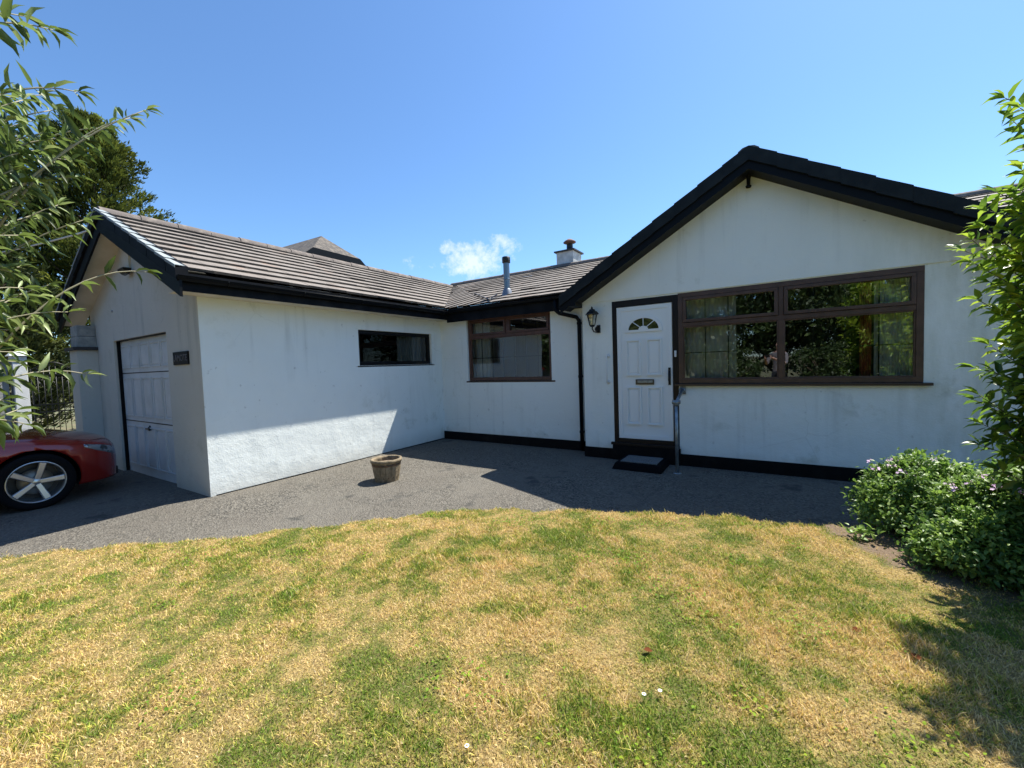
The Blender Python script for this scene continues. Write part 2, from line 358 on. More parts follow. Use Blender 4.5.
def empty(name, loc, label, cat, group=None):
    o = bpy.data.objects.new(name, None); o.empty_display_size = .2; C.objects.link(o); o.location = loc
    return tag(o, label, cat, group)
def copy_tree(o, parent=None):
    c = o.copy(); C.objects.link(c); c.parent = parent
    for ch in list(o.children): copy_tree(ch, c)
    return c

# ------------------------------------------------------------------ camera (photo: ultra wide phone lens)
CAM = Vector((1.9968, -6.1747, 1.1869)); F, PITCH, ROLL, YAW = 409.127, -.046794, .034364, .565187
FW = Vector((-math.sin(YAW)*math.cos(PITCH), math.cos(YAW)*math.cos(PITCH), math.sin(PITCH)))
RT = Vector((math.cos(YAW), math.sin(YAW), 0)); UP = RT.cross(FW)
rx = RT*math.cos(ROLL)-UP*math.sin(ROLL); ry = RT*math.sin(ROLL)+UP*math.cos(ROLL)
cam = bpy.data.cameras.new('camera'); cam.sensor_width = 36; cam.lens = F/1024*36; cam.clip_start = .05; cam.clip_end = 4000
co = bpy.data.objects.new('camera', cam); C.objects.link(co)
mw = Matrix((rx, ry, -FW)).transposed().to_4x4(); mw.translation = CAM; co.matrix_world = mw; SC.camera = co

# ------------------------------------------------------------------ sky, cloud, sun
S = Vector((.58, 1.335, 2.45)).normalized()
w = bpy.data.worlds.new('World'); SC.world = w; w.use_nodes = True; N, L = w.node_tree.nodes, w.node_tree.links
sky = N.new('ShaderNodeTexSky'); sky.sky_type = 'NISHITA'; sky.sun_disc = False
sky.sun_elevation = math.asin(S.z); sky.sun_rotation = math.atan2(S.x, S.y)
sky.air_density = 1.0; sky.dust_density = .4; sky.ozone_density = 3.0; sky.altitude = 50
tc = N.new('ShaderNodeTexCoord').outputs['Generated']
def ray(u, v):
    U = u-512; V = 384-v; return (rx*(U/F)+ry*(V/F)+FW).normalized()
def dotn(vec):
    d = N.new('ShaderNodeVectorMath'); d.operation = 'DOT_PRODUCT'; L.new(tc, d.inputs[0]); d.inputs[1].default_value = vec; return d.outputs['Value']
cn = tex_noise(N, L, tc, 9, 9, .62, (1, 1, 1.7)); cn2 = tex_noise(N, L, tc, 48, 7, .68)
cnn = math_node(N, L, 'ADD', math_node(N, L, 'MULTIPLY', cn, .52), math_node(N, L, 'MULTIPLY', cn2, .48))
tot = None
for (u, v, ax, ay, amp) in ((478, 260, .10, .055, .95), (447, 248, .032, .022, .85), (504, 246, .06, .035, .85), (418, 266, .05, .025, .25)):
    if amp == 0: continue
    d0 = ray(u, v); h = Vector((-d0.y, d0.x, 0)).normalized(); up = d0.cross(h)
    a = math_node(N, L, 'DIVIDE', dotn(h), ax); b = math_node(N, L, 'DIVIDE', dotn(up), ay)
    q = math_node(N, L, 'ADD', math_node(N, L, 'MULTIPLY', a, a), math_node(N, L, 'MULTIPLY', b, b))
    fr = rng_node(N, L, dotn(d0), .5, .6)
    e = math_node(N, L, 'MULTIPLY', math_node(N, L, 'MULTIPLY', rng_node(N, L, q, 1.0, 0.0), amp), fr)
    tot = e if tot is None else math_node(N, L, 'MAXIMUM', tot, e)
cf = rng_node(N, L, math_node(N, L, 'ADD', cnn, math_node(N, L, 'MULTIPLY', tot, .25)), .60, .78)
cf = math_node(N, L, 'MULTIPLY', cf, rng_node(N, L, tot, 0, .12))
tint = mixc(N, L, 1.0, sky.outputs[0], (.655, .845, .99), 'MULTIPLY')
colr = mixc(N, L, math_node(N, L, 'MULTIPLY', cf, .68), tint, (5.2, 5.5, 5.9))
bg = N['Background']; L.new(colr, bg.inputs[0]); bg.inputs[1].default_value = .113
sl = bpy.data.lights.new('sun', 'SUN'); sl.energy = 5.0; sl.angle = R(.53); sl.color = (1, .965, .88)
so = bpy.data.objects.new('sun', sl); C.objects.link(so); so.rotation_euler = S.to_track_quat('Z', 'Y').to_euler(); so.location = (6, 8, 12)
SC.view_settings.view_transform = 'Standard'; SC.view_settings.look = 'None'; SC.view_settings.exposure = .96; SC.view_settings.gamma = 1
SC.view_settings.use_curve_mapping = False

# ------------------------------------------------------------------ ground, driveway, lawn
GZ = -.335
g = MB()
g.add([(-900,-900,GZ-.05),(900,-900,GZ-.05),(900,900,GZ-.05),(-900,900,GZ-.05)], [(0,1,2,3)])
tag(g.build('ground', 'ground'), kind='structure')
g = MB(); nx, ny = 88, 80
vs = []
for j in range(ny+1):
    for i in range(nx+1):
        x = -15+22.0*i/nx; y = -14+20.0*j/ny
        vs.append((x, y, GZ+.006*math.sin(x*1.7+y)*math.sin(y*1.3)-.02*max(0, min(1, (-4.5-x)/3))))
g.add(vs, [(j*(nx+1)+i, j*(nx+1)+i+1, (j+1)*(nx+1)+i+1, (j+1)*(nx+1)+i) for j in range(ny) for i in range(nx)], True)
tag(g.build('driveway', 'asphalt'), kind='structure')

EDGE = [(-5.6,-9.5),(-5.2,-8.0),(-4.6,-6.35),(-3.85,-5.62),(-3.1,-5.12),(-2.35,-4.62),(-1.7,-4.02),(-1.07,-3.46),(-.4,-3.0),(.28,-2.68),(.9,-2.44),(1.47,-2.33),(2.19,-2.22),(2.55,-2.0),(3.0,-1.6),(3.6,-1.2),(7.2,-.9)]
ex = np.array([p[0] for p in EDGE]); ey = np.array([p[1] for p in EDGE])
def edge_dist(X, Y):
    """signed distance inside the lawn edge (positive = on the lawn)"""
    best = np.full(X.shape, 1e9); sg = np.ones(X.shape)
    for (x0, y0), (x1, y1) in zip(EDGE[:-1], EDGE[1:]):
        dx, dy = x1-x0, y1-y0; t = np.clip(((X-x0)*dx+(Y-y0)*dy)/(dx*dx+dy*dy), 0, 1)
        d = np.hypot(X-x0-t*dx, Y-y0-t*dy); cr = dx*(Y-y0)-dy*(X-x0)
        m = d < best; best = np.where(m, d, best); sg = np.where(m, np.where(cr < 0, 1, -1), sg)
    return best*sg
def sstep(a, b, x):
    t = np.clip((x-a)/(b-a), 0, 1); return t*t*(3-2*t)
def wob(X, Y): return .018*np.sin(X*41+Y*7)+.014*np.sin(Y*53-X*17)+.012*np.sin(X*97+Y*71)+ .035*np.sin(X*9.1+Y*3.3)+.025*np.sin(Y*13.7-X*5.1)+.02*np.sin(X*23+1.3)*np.cos(Y*19)
def lawn_z(X, Y, D):
    top = -.318+.165*sstep(-4.2, 1.0, X)-.02*sstep(-4, -7, Y)
    top = top+.010*np.sin(X*2.3+Y*1.1)+.008*np.sin(Y*3.1-X*1.7)+.004*np.sin(X*11)*np.sin(Y*9)
    return np.where(D > 0, GZ-.02+(top-GZ+.02)*sstep(-.02, .16, D), GZ-.04)
def soil_f(X, Y):
    # bare soil along the front of the flower bed
    bx = np.array([2.1, 2.3, 2.6, 2.95, 3.3, 3.9]); by = np.array([-2.12, -2.3, -2.75, -3.0, -3.15, -3.3])
    yy = np.interp(X, bx, by); d = Y-yy+.12*np.sin(X*8+Y*5)+.06*np.sin(X*23-Y*17)
    return sstep(-.02, .22, d)*sstep(1.95, 2.15, X)
xs = np.arange(-6, 7.2, .04); ys = np.arange(-9.5, -.8, .04)
X, Y = np.meshgrid(xs, ys); D = edge_dist(X, Y)+wob(X, Y); Z = lawn_z(X, Y, D)
me = bpy.data.meshes.new('lawn'); nv = X.size; vv = np.stack([X, Y, Z], -1).reshape(-1, 3)
idx = np.arange(nv).reshape(X.shape)
q = np.stack([idx[:-1, :-1], idx[:-1, 1:], idx[1:, 1:], idx[1:, :-1]], -1).reshape(-1, 4)
keep = (D.reshape(-1)[q] > -.06).any(1); q = q[keep]
used, inv = np.unique(q, return_inverse=True); q = inv.reshape(-1, 4); vv2 = vv[used]
def np_mesh(name, verts, quads, k=4, attrs=None, smooth=True):
    me = bpy.data.meshes.new(name); nv, nf = len(verts), len(quads)
    me.vertices.add(nv); me.vertices.foreach_set('co', np.ascontiguousarray(verts, np.float32).ravel())
    me.loops.add(nf*k); me.loops.foreach_set('vertex_index', np.ascontiguousarray(quads, np.int32).ravel())
    me.polygons.add(nf); me.polygons.foreach_set('loop_start', np.arange(nf, dtype=np.int32)*k)
    me.polygons.foreach_set('use_smooth', np.full(nf, smooth))
    me.update(calc_edges=True)
    for a, v in (attrs or {}).items():
        at = me.attributes.new(a, 'FLOAT', 'POINT'); at.data.foreach_set('value', np.ascontiguousarray(v, np.float32))
    return me
me = np_mesh('lawn', vv2, q, 4, {'soil': soil_f(vv2[:, 0], vv2[:, 1])})
me.materials.append(M['lawn']); o = bpy.data.objects.new('lawn', me); C.objects.link(o); tag(o, kind='structure')

def vnoise(X, Y, s, seed):
    r = np.random.default_rng(seed).random((64, 64)); x = X*s+31.7; y = Y*s+17.3
    i = np.floor(x).astype(int); j = np.floor(y).astype(int); fx = x-i; fy = y-j; fx = fx*fx*(3-2*fx); fy = fy*fy*(3-2*fy)
    a = r[i % 64, j % 64]; b = r[(i+1) % 64, j % 64]; c = r[i % 64, (j+1) % 64]; d = r[(i+1) % 64, (j+1) % 64]
    return (a*(1-fx)+b*fx)*(1-fy)+(c*(1-fx)+d*fx)*fy
def grass(n):
    # denser close to the photographer
    x = rng.uniform(-5.6, 4.2, n*3); y = rng.uniform(-7.4, -1.4, n*3)
    d = np.hypot(x-CAM.x, y-CAM.y); p = np.clip(1.15-.16*d, .28, 1)
    D = edge_dist(x, y)+wob(x, y); s = soil_f(x, y)
    k = (D > .01) & (rng.random(n*3) < p) & (rng.random(n*3) > s*.90)
    k &= ~((D < .10) & (rng.random(n*3) > .35+6*D))
    # only the part of the lawn the photograph can see, with a margin to step aside
    rel = np.stack([x-CAM.x, y-CAM.y], -1); fwd = rel@np.array([FW.x, FW.y]); k &= fwd > .35
    x, y, D = x[k][:n], y[k][:n], D[k][:n]; n = len(x)
    z = lawn_z(x, y, D)-.004
    tuft = vnoise(x, y, 6, 1)*.5+vnoise(x, y, 1.7, 2)*.5
    hgt = (.009+.030*tuft**2.2)*rng.uniform(.55, 1.5, n); tall = rng.random(n) < .010; hgt[tall] *= 2.4
    # edge of the lawn is slightly shaggy
    hgt *= 1+.5*(D < .1)
    wd = rng.uniform(.0008, .0019, n)*(1+.13*np.hypot(x-CAM.x, y-CAM.y)); az = rng.uniform(0, 2*np.pi, n)
    lean = rng.uniform(.25, 1.35, n); ld = rng.uniform(0, 2*np.pi, n)+1.5*vnoise(x, y, 1.1, 3)
    ax, ay = np.cos(az)*wd, np.sin(az)*wd; lx, ly = np.cos(ld)*lean*hgt, np.sin(ld)*lean*hgt
    P = np.zeros((n, 5, 3))
    P[:, 0] = np.stack([x-ax, y-ay, z], -1); P[:, 1] = np.stack([x+ax, y+ay, z], -1)
    P[:, 2] = np.stack([x+ax*.8+lx*.4, y+ay*.8+ly*.4, z+hgt*.6], -1); P[:, 3] = np.stack([x-ax*.8+lx*.4, y-ay*.8+ly*.4, z+hgt*.6], -1)
    P[:, 4] = np.stack([x+lx, y+ly, z+hgt], -1)
    b = np.arange(n)[:, None]*5
    tris = np.stack([b+[0, 1, 2], b+[0, 2, 3], b+[3, 2, 4]], 1).reshape(-1, 3)
    me = np_mesh('grass', P.reshape(-1, 3), tris, 3, {'rnd': np.repeat(rng.random(n), 5), 'val': np.repeat(rng.random(n)**.8, 5)}, False)
    me.materials.append(M['blade']); o = bpy.data.objects.new('grass', me); C.objects.link(o)
    tag(o, 'short patchy lawn grass, part green and part dry straw', 'grass', kind='stuff')
grass(640000)

def scatter_grit(n):
    x = rng.uniform(-5.5, 3.0, n*4); y = rng.uniform(-6.4, 0, n*4); D = edge_dist(x, y)+wob(x, y)
    k = (D < .0) & (rng.random(n*4) < np.exp(D*5.5)*.9+.06); x, y, D = x[k][:n], y[k][:n], D[k][:n]; n = len(x); s = rng.uniform(.002, .0065, n)
    T = np.array([(1,0,0),(-.5,.87,0),(-.5,-.87,0),(.1,.1,1.0)]); P = T[None]*s[:, None, None]*rng.uniform(.6, 1.3, (n, 4, 3)); an = rng.uniform(0, 6.28, n); c, q = np.cos(an)[:, None], np.sin(an)[:, None]
    P = np.stack([P[..., 0]*c-P[..., 1]*q+x[:, None], P[..., 0]*q+P[..., 1]*c+y[:, None], P[..., 2]*.8+GZ+.006*np.sin(x*1.7+y)[:, None]*np.sin(y*1.3)[:, None]-.001], -1)
    b = np.arange(n)[:, None, None]*4; me = np_mesh('grit', P.reshape(-1, 3), (b+np.array([(0,1,3),(1,2,3),(2,0,3)])[None]).reshape(-1, 3), 3, {'rnd': np.repeat(rng.random(n), 4)}, False)
    me.materials.append(mat('earthy_grit', (.20, .17, .13), .95, noise=(60, (.36, .28, .17), .4, .6))); o = bpy.data.objects.new('grit', me); C.objects.link(o)
    tag(o, 'loose earth crumbs and grit spilling from the lawn edge onto the driveway', 'grit', kind='stuff')
scatter_grit(9000)
# daisies and fallen leaves lying in the lawn
def lawn_h(x, y):
    a = np.array([x]); b = np.array([y]); return float(lawn_z(a, b, edge_dist(a, b)+wob(a, b))[0])
def on_plane(u, v, z):
    d = ray(u, v); t = (z-CAM.z)/d.z; return CAM+d*t
for (u, v, lab) in ((644, 694, 'white daisy left of its twin in the middle lawn'), (660, 691, 'white daisy right of its twin in the middle lawn'), (467, 748, 'lone white daisy near the front edge of the lawn')):
    p = on_plane(u, v, -.13); z = lawn_h(p.x, p.y)
    m_ = MB()
    for k in range(11):
        a = 2*math.pi*k/11; d = Vector((math.cos(a), math.sin(a), 0)); s_ = Vector((-d.y, d.x, 0))*.0022; c = Vector((p.x, p.y, z+.03))
        m_.add([c+d*.002-s_, c+d*.007-s_*1.2+Vector((0,0,.001)), c+d*.0085, c+d*.007+s_*1.2+Vector((0,0,.001)), c+d*.002+s_], [(0,1,2,3,4)])
    m_.cm = 1; m_.lathe((p.x, p.y, z+.035), [(0, -.001), (.003, -.002), (.0035, -.004)], 8)
    m_.cm = 2; m_.tube([(p.x, p.y, z), (p.x+.001, p.y, z+.034)], .0008, 5)
    tag(m_.build('daisy', ['petalw', mat('yolk', (.7, .45, .03)), 'greenstem']), lab, 'daisy', 'daisies in the lawn')
for (u, v, rz, lab) in ((857, 630, .4, 'red-brown fallen leaf lying on the lawn nearest the flower bed'), (916, 658, 2, 'red-brown fallen leaf at the edge of the shrub shadow on the lawn'), (648, 648, 3.6, 'small curled fallen leaf in the middle of the lawn just above the pair of daisies')):
    p = on_plane(u, v, -.13); z = lawn_h(p.x, p.y)+.022
    m_ = MB(); a = Vector((math.cos(rz), math.sin(rz), 0)); b = Vector((-a.y, a.x, 0)); c = Vector((p.x, p.y, z-.008)); L_ = .04
    pts = [c-a*L_*.5, c-a*L_*.2+b*.017+Vector((0,0,.008)), c+a*L_*.2+b*.015+Vector((0,0,.009)), c+a*L_*.5+Vector((0,0,.006)), c+a*L_*.2-b*.015+Vector((0,0,.007)), c-a*L_*.2-b*.017+Vector((0,0,.006)), c]
    m_.add(pts, [(0,1,6),(1,2,6),(2,3,6),(3,4,6),(4,5,6),(5,0,6)], True)
    tag(m_.build('fallen_leaf', 'brownleaf'), lab, 'leaf', 'fallen leaves on the lawn')

# ------------------------------------------------------------------ the house
XG, YK, YG = -3.906, .384, -3.959
ROOT = empty('bungalow', (0, 3, GZ), 'white rendered L-shaped bungalow with brown tiled roof and black trim', 'house')
GZB = GZ-.06
def wall_grid(mb, axis, plane, thick, a0, a1, z0, z1, holes):
    """wall in the plane axis=plane from a0..a1 and z0..z1, with rectangular holes (a,b,c,d) = (a0,a1,z0,z1); thick is signed, away from the viewer"""
    A = sorted({a0, a1, *[h[0] for h in holes], *[h[1] for h in holes]}); Zs = sorted({z0, z1, *[h[2] for h in holes], *[h[3] for h in holes]})
    A = [a for a in A if a0 <= a <= a1]; Zs = [z for z in Zs if z0 <= z <= z1]
    def solid(i, j):
        if i < 0 or j < 0 or i >= len(A)-1 or j >= len(Zs)-1: return False
        a = (A[i]+A[i+1])/2; z = (Zs[j]+Zs[j+1])/2
        return not any(h[0] < a < h[1] and h[2] < z < h[3] for h in holes)
    def P(a, z, t): return (a, plane+t, z) if axis == 'y' else (plane+t, a, z)
    for i in range(len(A)-1):
        for j in range(len(Zs)-1):
            if not solid(i, j): continue
            x0, x1, y0, y1 = A[i], A[i+1], Zs[j], Zs[j+1]
            for t in (0, thick): mb.add([P(x0,y0,t),P(x1,y0,t),P(x1,y1,t),P(x0,y1,t)], [(0,1,2,3)])
            if not solid(i-1, j): mb.add([P(x0,y0,0),P(x0,y1,0),P(x0,y1,thick),P(x0,y0,thick)], [(0,1,2,3)])
            if not solid(i+1, j): mb.add([P(x1,y0,0),P(x1,y1,0),P(x1,y1,thick),P(x1,y0,thick)], [(0,1,2,3)])
            if not solid(i, j-1): mb.add([P(x0,y0,0),P(x1,y0,0),P(x1,y0,thick),P(x0,y0,thick)], [(0,1,2,3)])
            if not solid(i, j+1): mb.add([P(x0,y1,0),P(x1,y1,0),P(x1,y1,thick),P(x0,y1,thick)], [(0,1,2,3)])
# roof heights
def zg(x): return 3.575-.468*abs(x+6.1)          # garage tiles
def zm(y): return 2.36+.387*(y-.17) if y < 3.5 else 3.649-.378*(y-3.5)
def zf(x): return 3.70-.585*abs(x-1.775)       # front gable tiles
# walls
wb = MB(); wall_grid(wb, 'x', XG, -.22, YG+.0, YK, GZB, 2.26, [(-1.6726, .0908, 1.2616, 1.8744)])
wb.build('garage_side_wall', 'wall', ROOT)
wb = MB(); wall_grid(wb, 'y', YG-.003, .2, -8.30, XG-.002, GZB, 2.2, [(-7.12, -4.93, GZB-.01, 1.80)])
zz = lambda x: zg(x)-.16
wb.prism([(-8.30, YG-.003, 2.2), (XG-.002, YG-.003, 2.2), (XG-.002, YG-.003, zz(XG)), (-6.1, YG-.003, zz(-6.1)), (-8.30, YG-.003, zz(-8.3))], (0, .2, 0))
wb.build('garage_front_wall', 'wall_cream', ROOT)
wb = MB(); wall_grid(wb, 'y', YK, .25, XG-.1, -.55, GZB, 2.26, [(-3.2092, -1.3146, .888, 2.1386)])
wb.build('kitchen_wall', 'wall', ROOT)
# front gable: pier + infill slightly set back below the lintel line, upper panel proud
wb = MB(); GL, GRX = -.55, 4.15
wall_grid(wb, 'y', .016, .25, GL+.0, GRX, GZB, 2.122, [(-.068, .886, GZB-.01, 2.10), (.886, 3.408, .8373, 2.111)])
wb.prism([(GL-.012, 0, 2.122), (GRX, 0, 2.122), (GRX, 0, zf(GRX)-.12), (1.775, 0, zf(1.775)-.14), (GL-.012, 0, zf(GL)-.12)], (0, .26, 0))
wb.box((GL, .27, GZB), (GL+.15, YK+.2, 2.3)); wb.box((GRX-.2, .27, GZB), (GRX, 7, 2.2))
wb.build('front_gable_wall', 'wall', ROOT)
# rest of the envelope, out of sight
wb = MB(); wb.box((-8.5, -3.5, GZB), (-8.3, 7, 2.25)); wb.box((-8.5, 6.8, GZB), (8, 7, 2.25)); wb.box((GRX, .6, GZB), (8, .8, 2.25)); wb.box((7.8, .8, GZB), (8, 6.8, 2.25))
wb.prism([(7.8, .8, 2.25), (7.8, 6.8, 2.25), (7.8, 3.5, 3.5)], (.18, 0, 0))
wb.build('rear_wall', 'wall', ROOT)
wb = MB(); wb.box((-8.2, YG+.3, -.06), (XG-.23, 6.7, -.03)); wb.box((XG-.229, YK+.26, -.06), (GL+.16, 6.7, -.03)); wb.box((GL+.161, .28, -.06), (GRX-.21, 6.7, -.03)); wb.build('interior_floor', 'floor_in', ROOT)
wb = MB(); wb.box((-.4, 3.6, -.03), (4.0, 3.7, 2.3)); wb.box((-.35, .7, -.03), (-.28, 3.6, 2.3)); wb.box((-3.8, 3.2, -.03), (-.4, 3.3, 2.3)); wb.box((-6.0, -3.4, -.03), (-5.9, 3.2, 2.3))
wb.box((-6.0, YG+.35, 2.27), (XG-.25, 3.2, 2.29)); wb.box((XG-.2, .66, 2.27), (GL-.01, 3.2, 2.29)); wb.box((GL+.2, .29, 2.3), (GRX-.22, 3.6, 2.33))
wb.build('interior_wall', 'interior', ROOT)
# plinths
pb = MB()
pb.box((XG+.004, YK-.022, GZB), (-.56, YK-.001, -.1705))
pb.box((-.56, -.010, GZB), (-.085, .014, -.1705)); pb.box((.90, -.010, GZB), (GRX, .014, -.1705)); pb.box((-.56, .014, GZB), (-.552, YK-.03, -.1705))
pb.box((-.085, -.03, GZB), (.90, .03, -.10))
pb.box((XG+.0015, YG+.06, GZB), (XG+.008, YK-.025, -.318))
pb.build('plinth', 'plinth', ROOT)

# ------------------------------------------------------------------ roofs
def clip(poly, n, d):   # keep n.p >= d
    out = []
    for i in range(len(poly)):
        p, q = poly[i], poly[(i+1) % len(poly)]; a = p[0]*n[0]+p[1]*n[1]-d; b = q[0]*n[0]+q[1]*n[1]-d
        if a >= 0: out.append(p)
        if a*b < 0: t = a/(a-b); out.append((p[0]+(q[0]-p[0])*t, p[1]+(q[1]-p[1])*t))
    return out
def tiles(poly, zfn, up, gauge, lift=0.0, step=.030, jitter=.003):
    """lap-laid courses over a polygon given in plan; up = plan direction pointing up the slope"""
    mb = MB(); ul = math.hypot(*up); up = (up[0]/ul, up[1]/ul); al = (-up[1], up[0])
    s0 = min(p[0]*up[0]+p[1]*up[1] for p in poly); s1 = max(p[0]*up[0]+p[1]*up[1] for p in poly)
    k = 0; s = s0
    while s < s1:
        e = min(s+gauge, s1+.001)
        c = clip(clip(poly, up, s), (-up[0], -up[1]), -e)
        if len(c) > 2:
            # split the course along its length so that each tile sits a little differently
            a0 = min(p[0]*al[0]+p[1]*al[1] for p in c); a1 = max(p[0]*al[0]+p[1]*al[1] for p in c)
            nt_ = max(1, int(round((a1-a0)/.3))); w_ = .3; st = math.floor(a0/w_)*w_+(.15 if k % 2 else 0)-.3
            a = st
            while a < a1:
                t = clip(clip(c, al, a), (-al[0], -al[1]), -(a+w_))
                if len(t) > 2:
                    jz = random.uniform(-jitter, jitter)+(.009 if random.random() < .012 else 0)+.003*math.sin(a*1.3+k*.4); js = random.uniform(-jitter, jitter)*1.5
                    vs = []; uv = []
                    for p in t:
                        h = (p[0]*up[0]+p[1]*up[1]-s)/gauge; lip = step*(1-h)
                        vs.append((p[0], p[1], zfn(p[0], p[1])+lift+lip+jz*(1-h)))
                        uv.append(((p[0]*al[0]+p[1]*al[1])+(0 if k % 2 else .15), k+h*.98+.01))
                    mb.add(vs, [tuple(range(len(vs)))], False, [uv])
                    # the thick front edge of the tile
                    lo = [(i, p) for i, p in enumerate(t) if abs(p[0]*up[0]+p[1]*up[1]-s) < 1e-4]
                    if len(lo) == 2:
                        i0, i1 = lo[0][0], lo[1][0]; A, B = vs[i0], vs[i1]
                        A2 = (A[0]+js*up[0]+.004*up[0], A[1]+.004*up[1], A[2]-step*1.05); B2 = (B[0]+.004*up[0], B[1]+.004*up[1], B[2]-step*1.05)
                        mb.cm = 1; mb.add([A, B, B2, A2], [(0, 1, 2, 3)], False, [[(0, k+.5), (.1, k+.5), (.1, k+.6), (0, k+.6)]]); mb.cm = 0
                a += w_
        s = e if e > s+1e-6 else s+gauge; k += 1
    return mb
PG = .265
EG = -3.57     # garage eave edge of the tiles
rg = tiles([(-6.1, -4.27), (EG, -4.27), (EG, .17), (-6.1, 3.5)], lambda x, y: zg(x), (-1, 0), PG)
r2 = tiles([(-6.1, -4.27), (-6.1, 3.5), (-8.7, 7.1), (-8.7, -4.27)], lambda x, y: zg(x), (1, 0), PG)
o_ = len(rg.f); n_ = len(rg.v); rg.v += r2.v; rg.f += [[n_+i for i in f] for f in r2.f]; rg.sm += r2.sm; rg.mi += r2.mi; rg.uv.update({o_+k: v for k, v in r2.uv.items()})
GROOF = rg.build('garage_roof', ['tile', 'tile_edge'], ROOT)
V1 = (-2.50, .17); J = (-6.1, 3.5); A_ = (EG, .17)
rm = tiles([V1, (8.2, .17), (8.2, 3.5), J], lambda x, y: zm(y), (0, 1), PG, 0, .022)
for pl, up, lf in (([A_, V1, J], (-.80, .60), .012), ([J, (8.2, 3.5), (8.2, 7.1), (-8.7, 7.1)], (0, -1), 0)):
    r2 = tiles(pl, lambda x, y: zm(y), up, PG, lf, .020 if lf else .022)
    o_ = len(rm.f); n_ = len(rm.v); rm.v += r2.v; rm.f += [[n_+i for i in f] for f in r2.f]; rm.sm += r2.sm; rm.mi += r2.mi; rm.uv.update({o_+k: v for k, v in r2.uv.items()})
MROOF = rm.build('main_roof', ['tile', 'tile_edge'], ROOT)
rf = tiles([(1.775, -.28), (1.775, 3.5), (-.58, .05), (-.78, -.28)], lambda x, y: zf(x), (1, 0), PG)
r2 = tiles([(1.775, -.28), (4.40, -.28), (4.40, .4), (1.775, 3.5)], lambda x, y: zf(x), (-1, 0), PG)
o_ = len(rf.f); n_ = len(rf.v); rf.v += r2.v; rf.f += [[n_+i for i in f] for f in r2.f]; rf.sm += r2.sm; rf.mi += r2.mi; rf.uv.update({o_+k: v for k, v in r2.uv.items()})
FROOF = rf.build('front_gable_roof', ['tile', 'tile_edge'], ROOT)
# ridge tiles
def ridge(a, b, parent, wd=.11, ht=.055):
    mb = MB(); a = Vector(a); b = Vector(b); d = (b-a); n = int(d.length/.45); d.normalize(); s = Vector((-d.y, d.x, 0)); q = d.length
    L_ = (b-a).length/n
    for i in range(n):
        p0 = a+d*L_*i; p1 = a+d*(L_*(i+1)+.015); j = random.uniform(-.006, .006); vs = []
        for p, k in ((p0, 1.06), (p1, .98)):
            for t in range(7):
                an = math.pi*t/6; vs.append(p+s*math.cos(an)*wd*k+Vector((0, 0, -.035+j+math.sin(an)*(ht+.035)*k)))
        mb.add(vs, [(t, t+1, 8+t, 7+t) for t in range(6)], True); mb.add(vs[:7], [tuple(range(7))]); mb.add(vs[7:], [tuple(range(7))])
    return mb.build('ridge_tiles', 'ridge', parent)
ridge((-6.1, -4.27, zg(-6.1)+.01), (-6.1, 3.5, zg(-6.1)+.01), GROOF)
ridge((-6.15, 3.5, zm(3.5)+.01), (8.2, 3.5, zm(3.5)+.01), MROOF)
ridge((1.775, -.28, zf(1.775)+.0), (1.775, 3.4, zf(1.775)+.0), FROOF, .12, .05)
# lead valley strip showing between the swept corner tiles and the main slope
vb = MB()
pa, pb_ = Vector((-3.60, 1.22, zm(1.22)+.035)), Vector((-2.46, .20, zm(.20)+.035))
d = (pb_-pa).normalized(); s = Vector((0, 0, 1)).cross(d)*.016
vb.prism([pa-s, pb_-s*1.2, pb_+s*1.2, pa+s], (0, 0, .02)); vb.build('valley_strip', 'slate', MROOF)

# verges: stepped grey caps with barge boards below, gable slope
def verge(x0, x1, zfn, y, steps, capd, boardd, parent_cap, top_light=None, thick=.05, depth=.12):
    cb = MB(); bb = MB(); lb = MB()
    for i in range(steps):
        xa = x0+(x1-x0)*i/steps; xb = x0+(x1-x0)*(i+1)/steps      # xa = low end
        dr = .012
        za, zb = zfn(xa)+.050, zfn(xb)+.050-dr+.0
        P = [(xa, y, za-capd), (xb, y, zb-capd), (xb, y+depth, zb-capd), (xa, y+depth, za-capd), (xa, y, za), (xb, y, zb), (xb, y+depth, zb), (xa, y+depth, za)]
        yo = .003*(i % 2)
        P = [(p[0], p[1]-yo, p[2]) for p in P]; cb.hexa(P)
        if top_light:  # added pale strip imitating sunlight on the top edge of the caps
            lb.hexa([(xa, y-.004-yo, za-.028), (xb, y-.004-yo, zb-.028), (xb, y+depth*.62, zb+.0), (xa, y+depth*.62, za+.0), (xa, y-.004-yo, za+.006), (xb, y-.004-yo, zb+.006), (xb, y+depth*.62, zb+.006), (xa, y+depth*.62, za+.006)]) if False else lb.hexa([(xa, y-.004-yo, za-.028), (xb, y-.004-yo, zb-.028), (xb, y+.05, zb+.0), (xa, y+.09, za+.0), (xa, y-.004-yo, za+.006), (xb, y-.004-yo, zb+.006), (xb, y+.05, zb+.006), (xa, y+.09, za+.006)])
    za, zb = zfn(x0)+.05-capd+.01, zfn(x1)+.05-capd+.01
    bb.hexa([(x0, y+.03, za-boardd), (x1, y+.03, zb-boardd), (x1, y+.055, zb-boardd), (x0, y+.055, za-boardd), (x0, y+.03, za), (x1, y+.03, zb), (x1, y+.055, zb), (x0, y+.055, za)])
    return cb, bb, lb
c1, b1, _ = verge(-.80, 1.775, zf, -.31, 9, .165, .12, None)
c1.build('verge_cap', 'cap', FROOF); b1.build('barge_board', 'black', ROOT)
c1, b1, _ = verge(4.42, 1.775, zf, -.31, 9, .165, .12, None)
c1.build('verge_cap', 'cap', FROOF); b1.build('barge_board', 'black', ROOT)
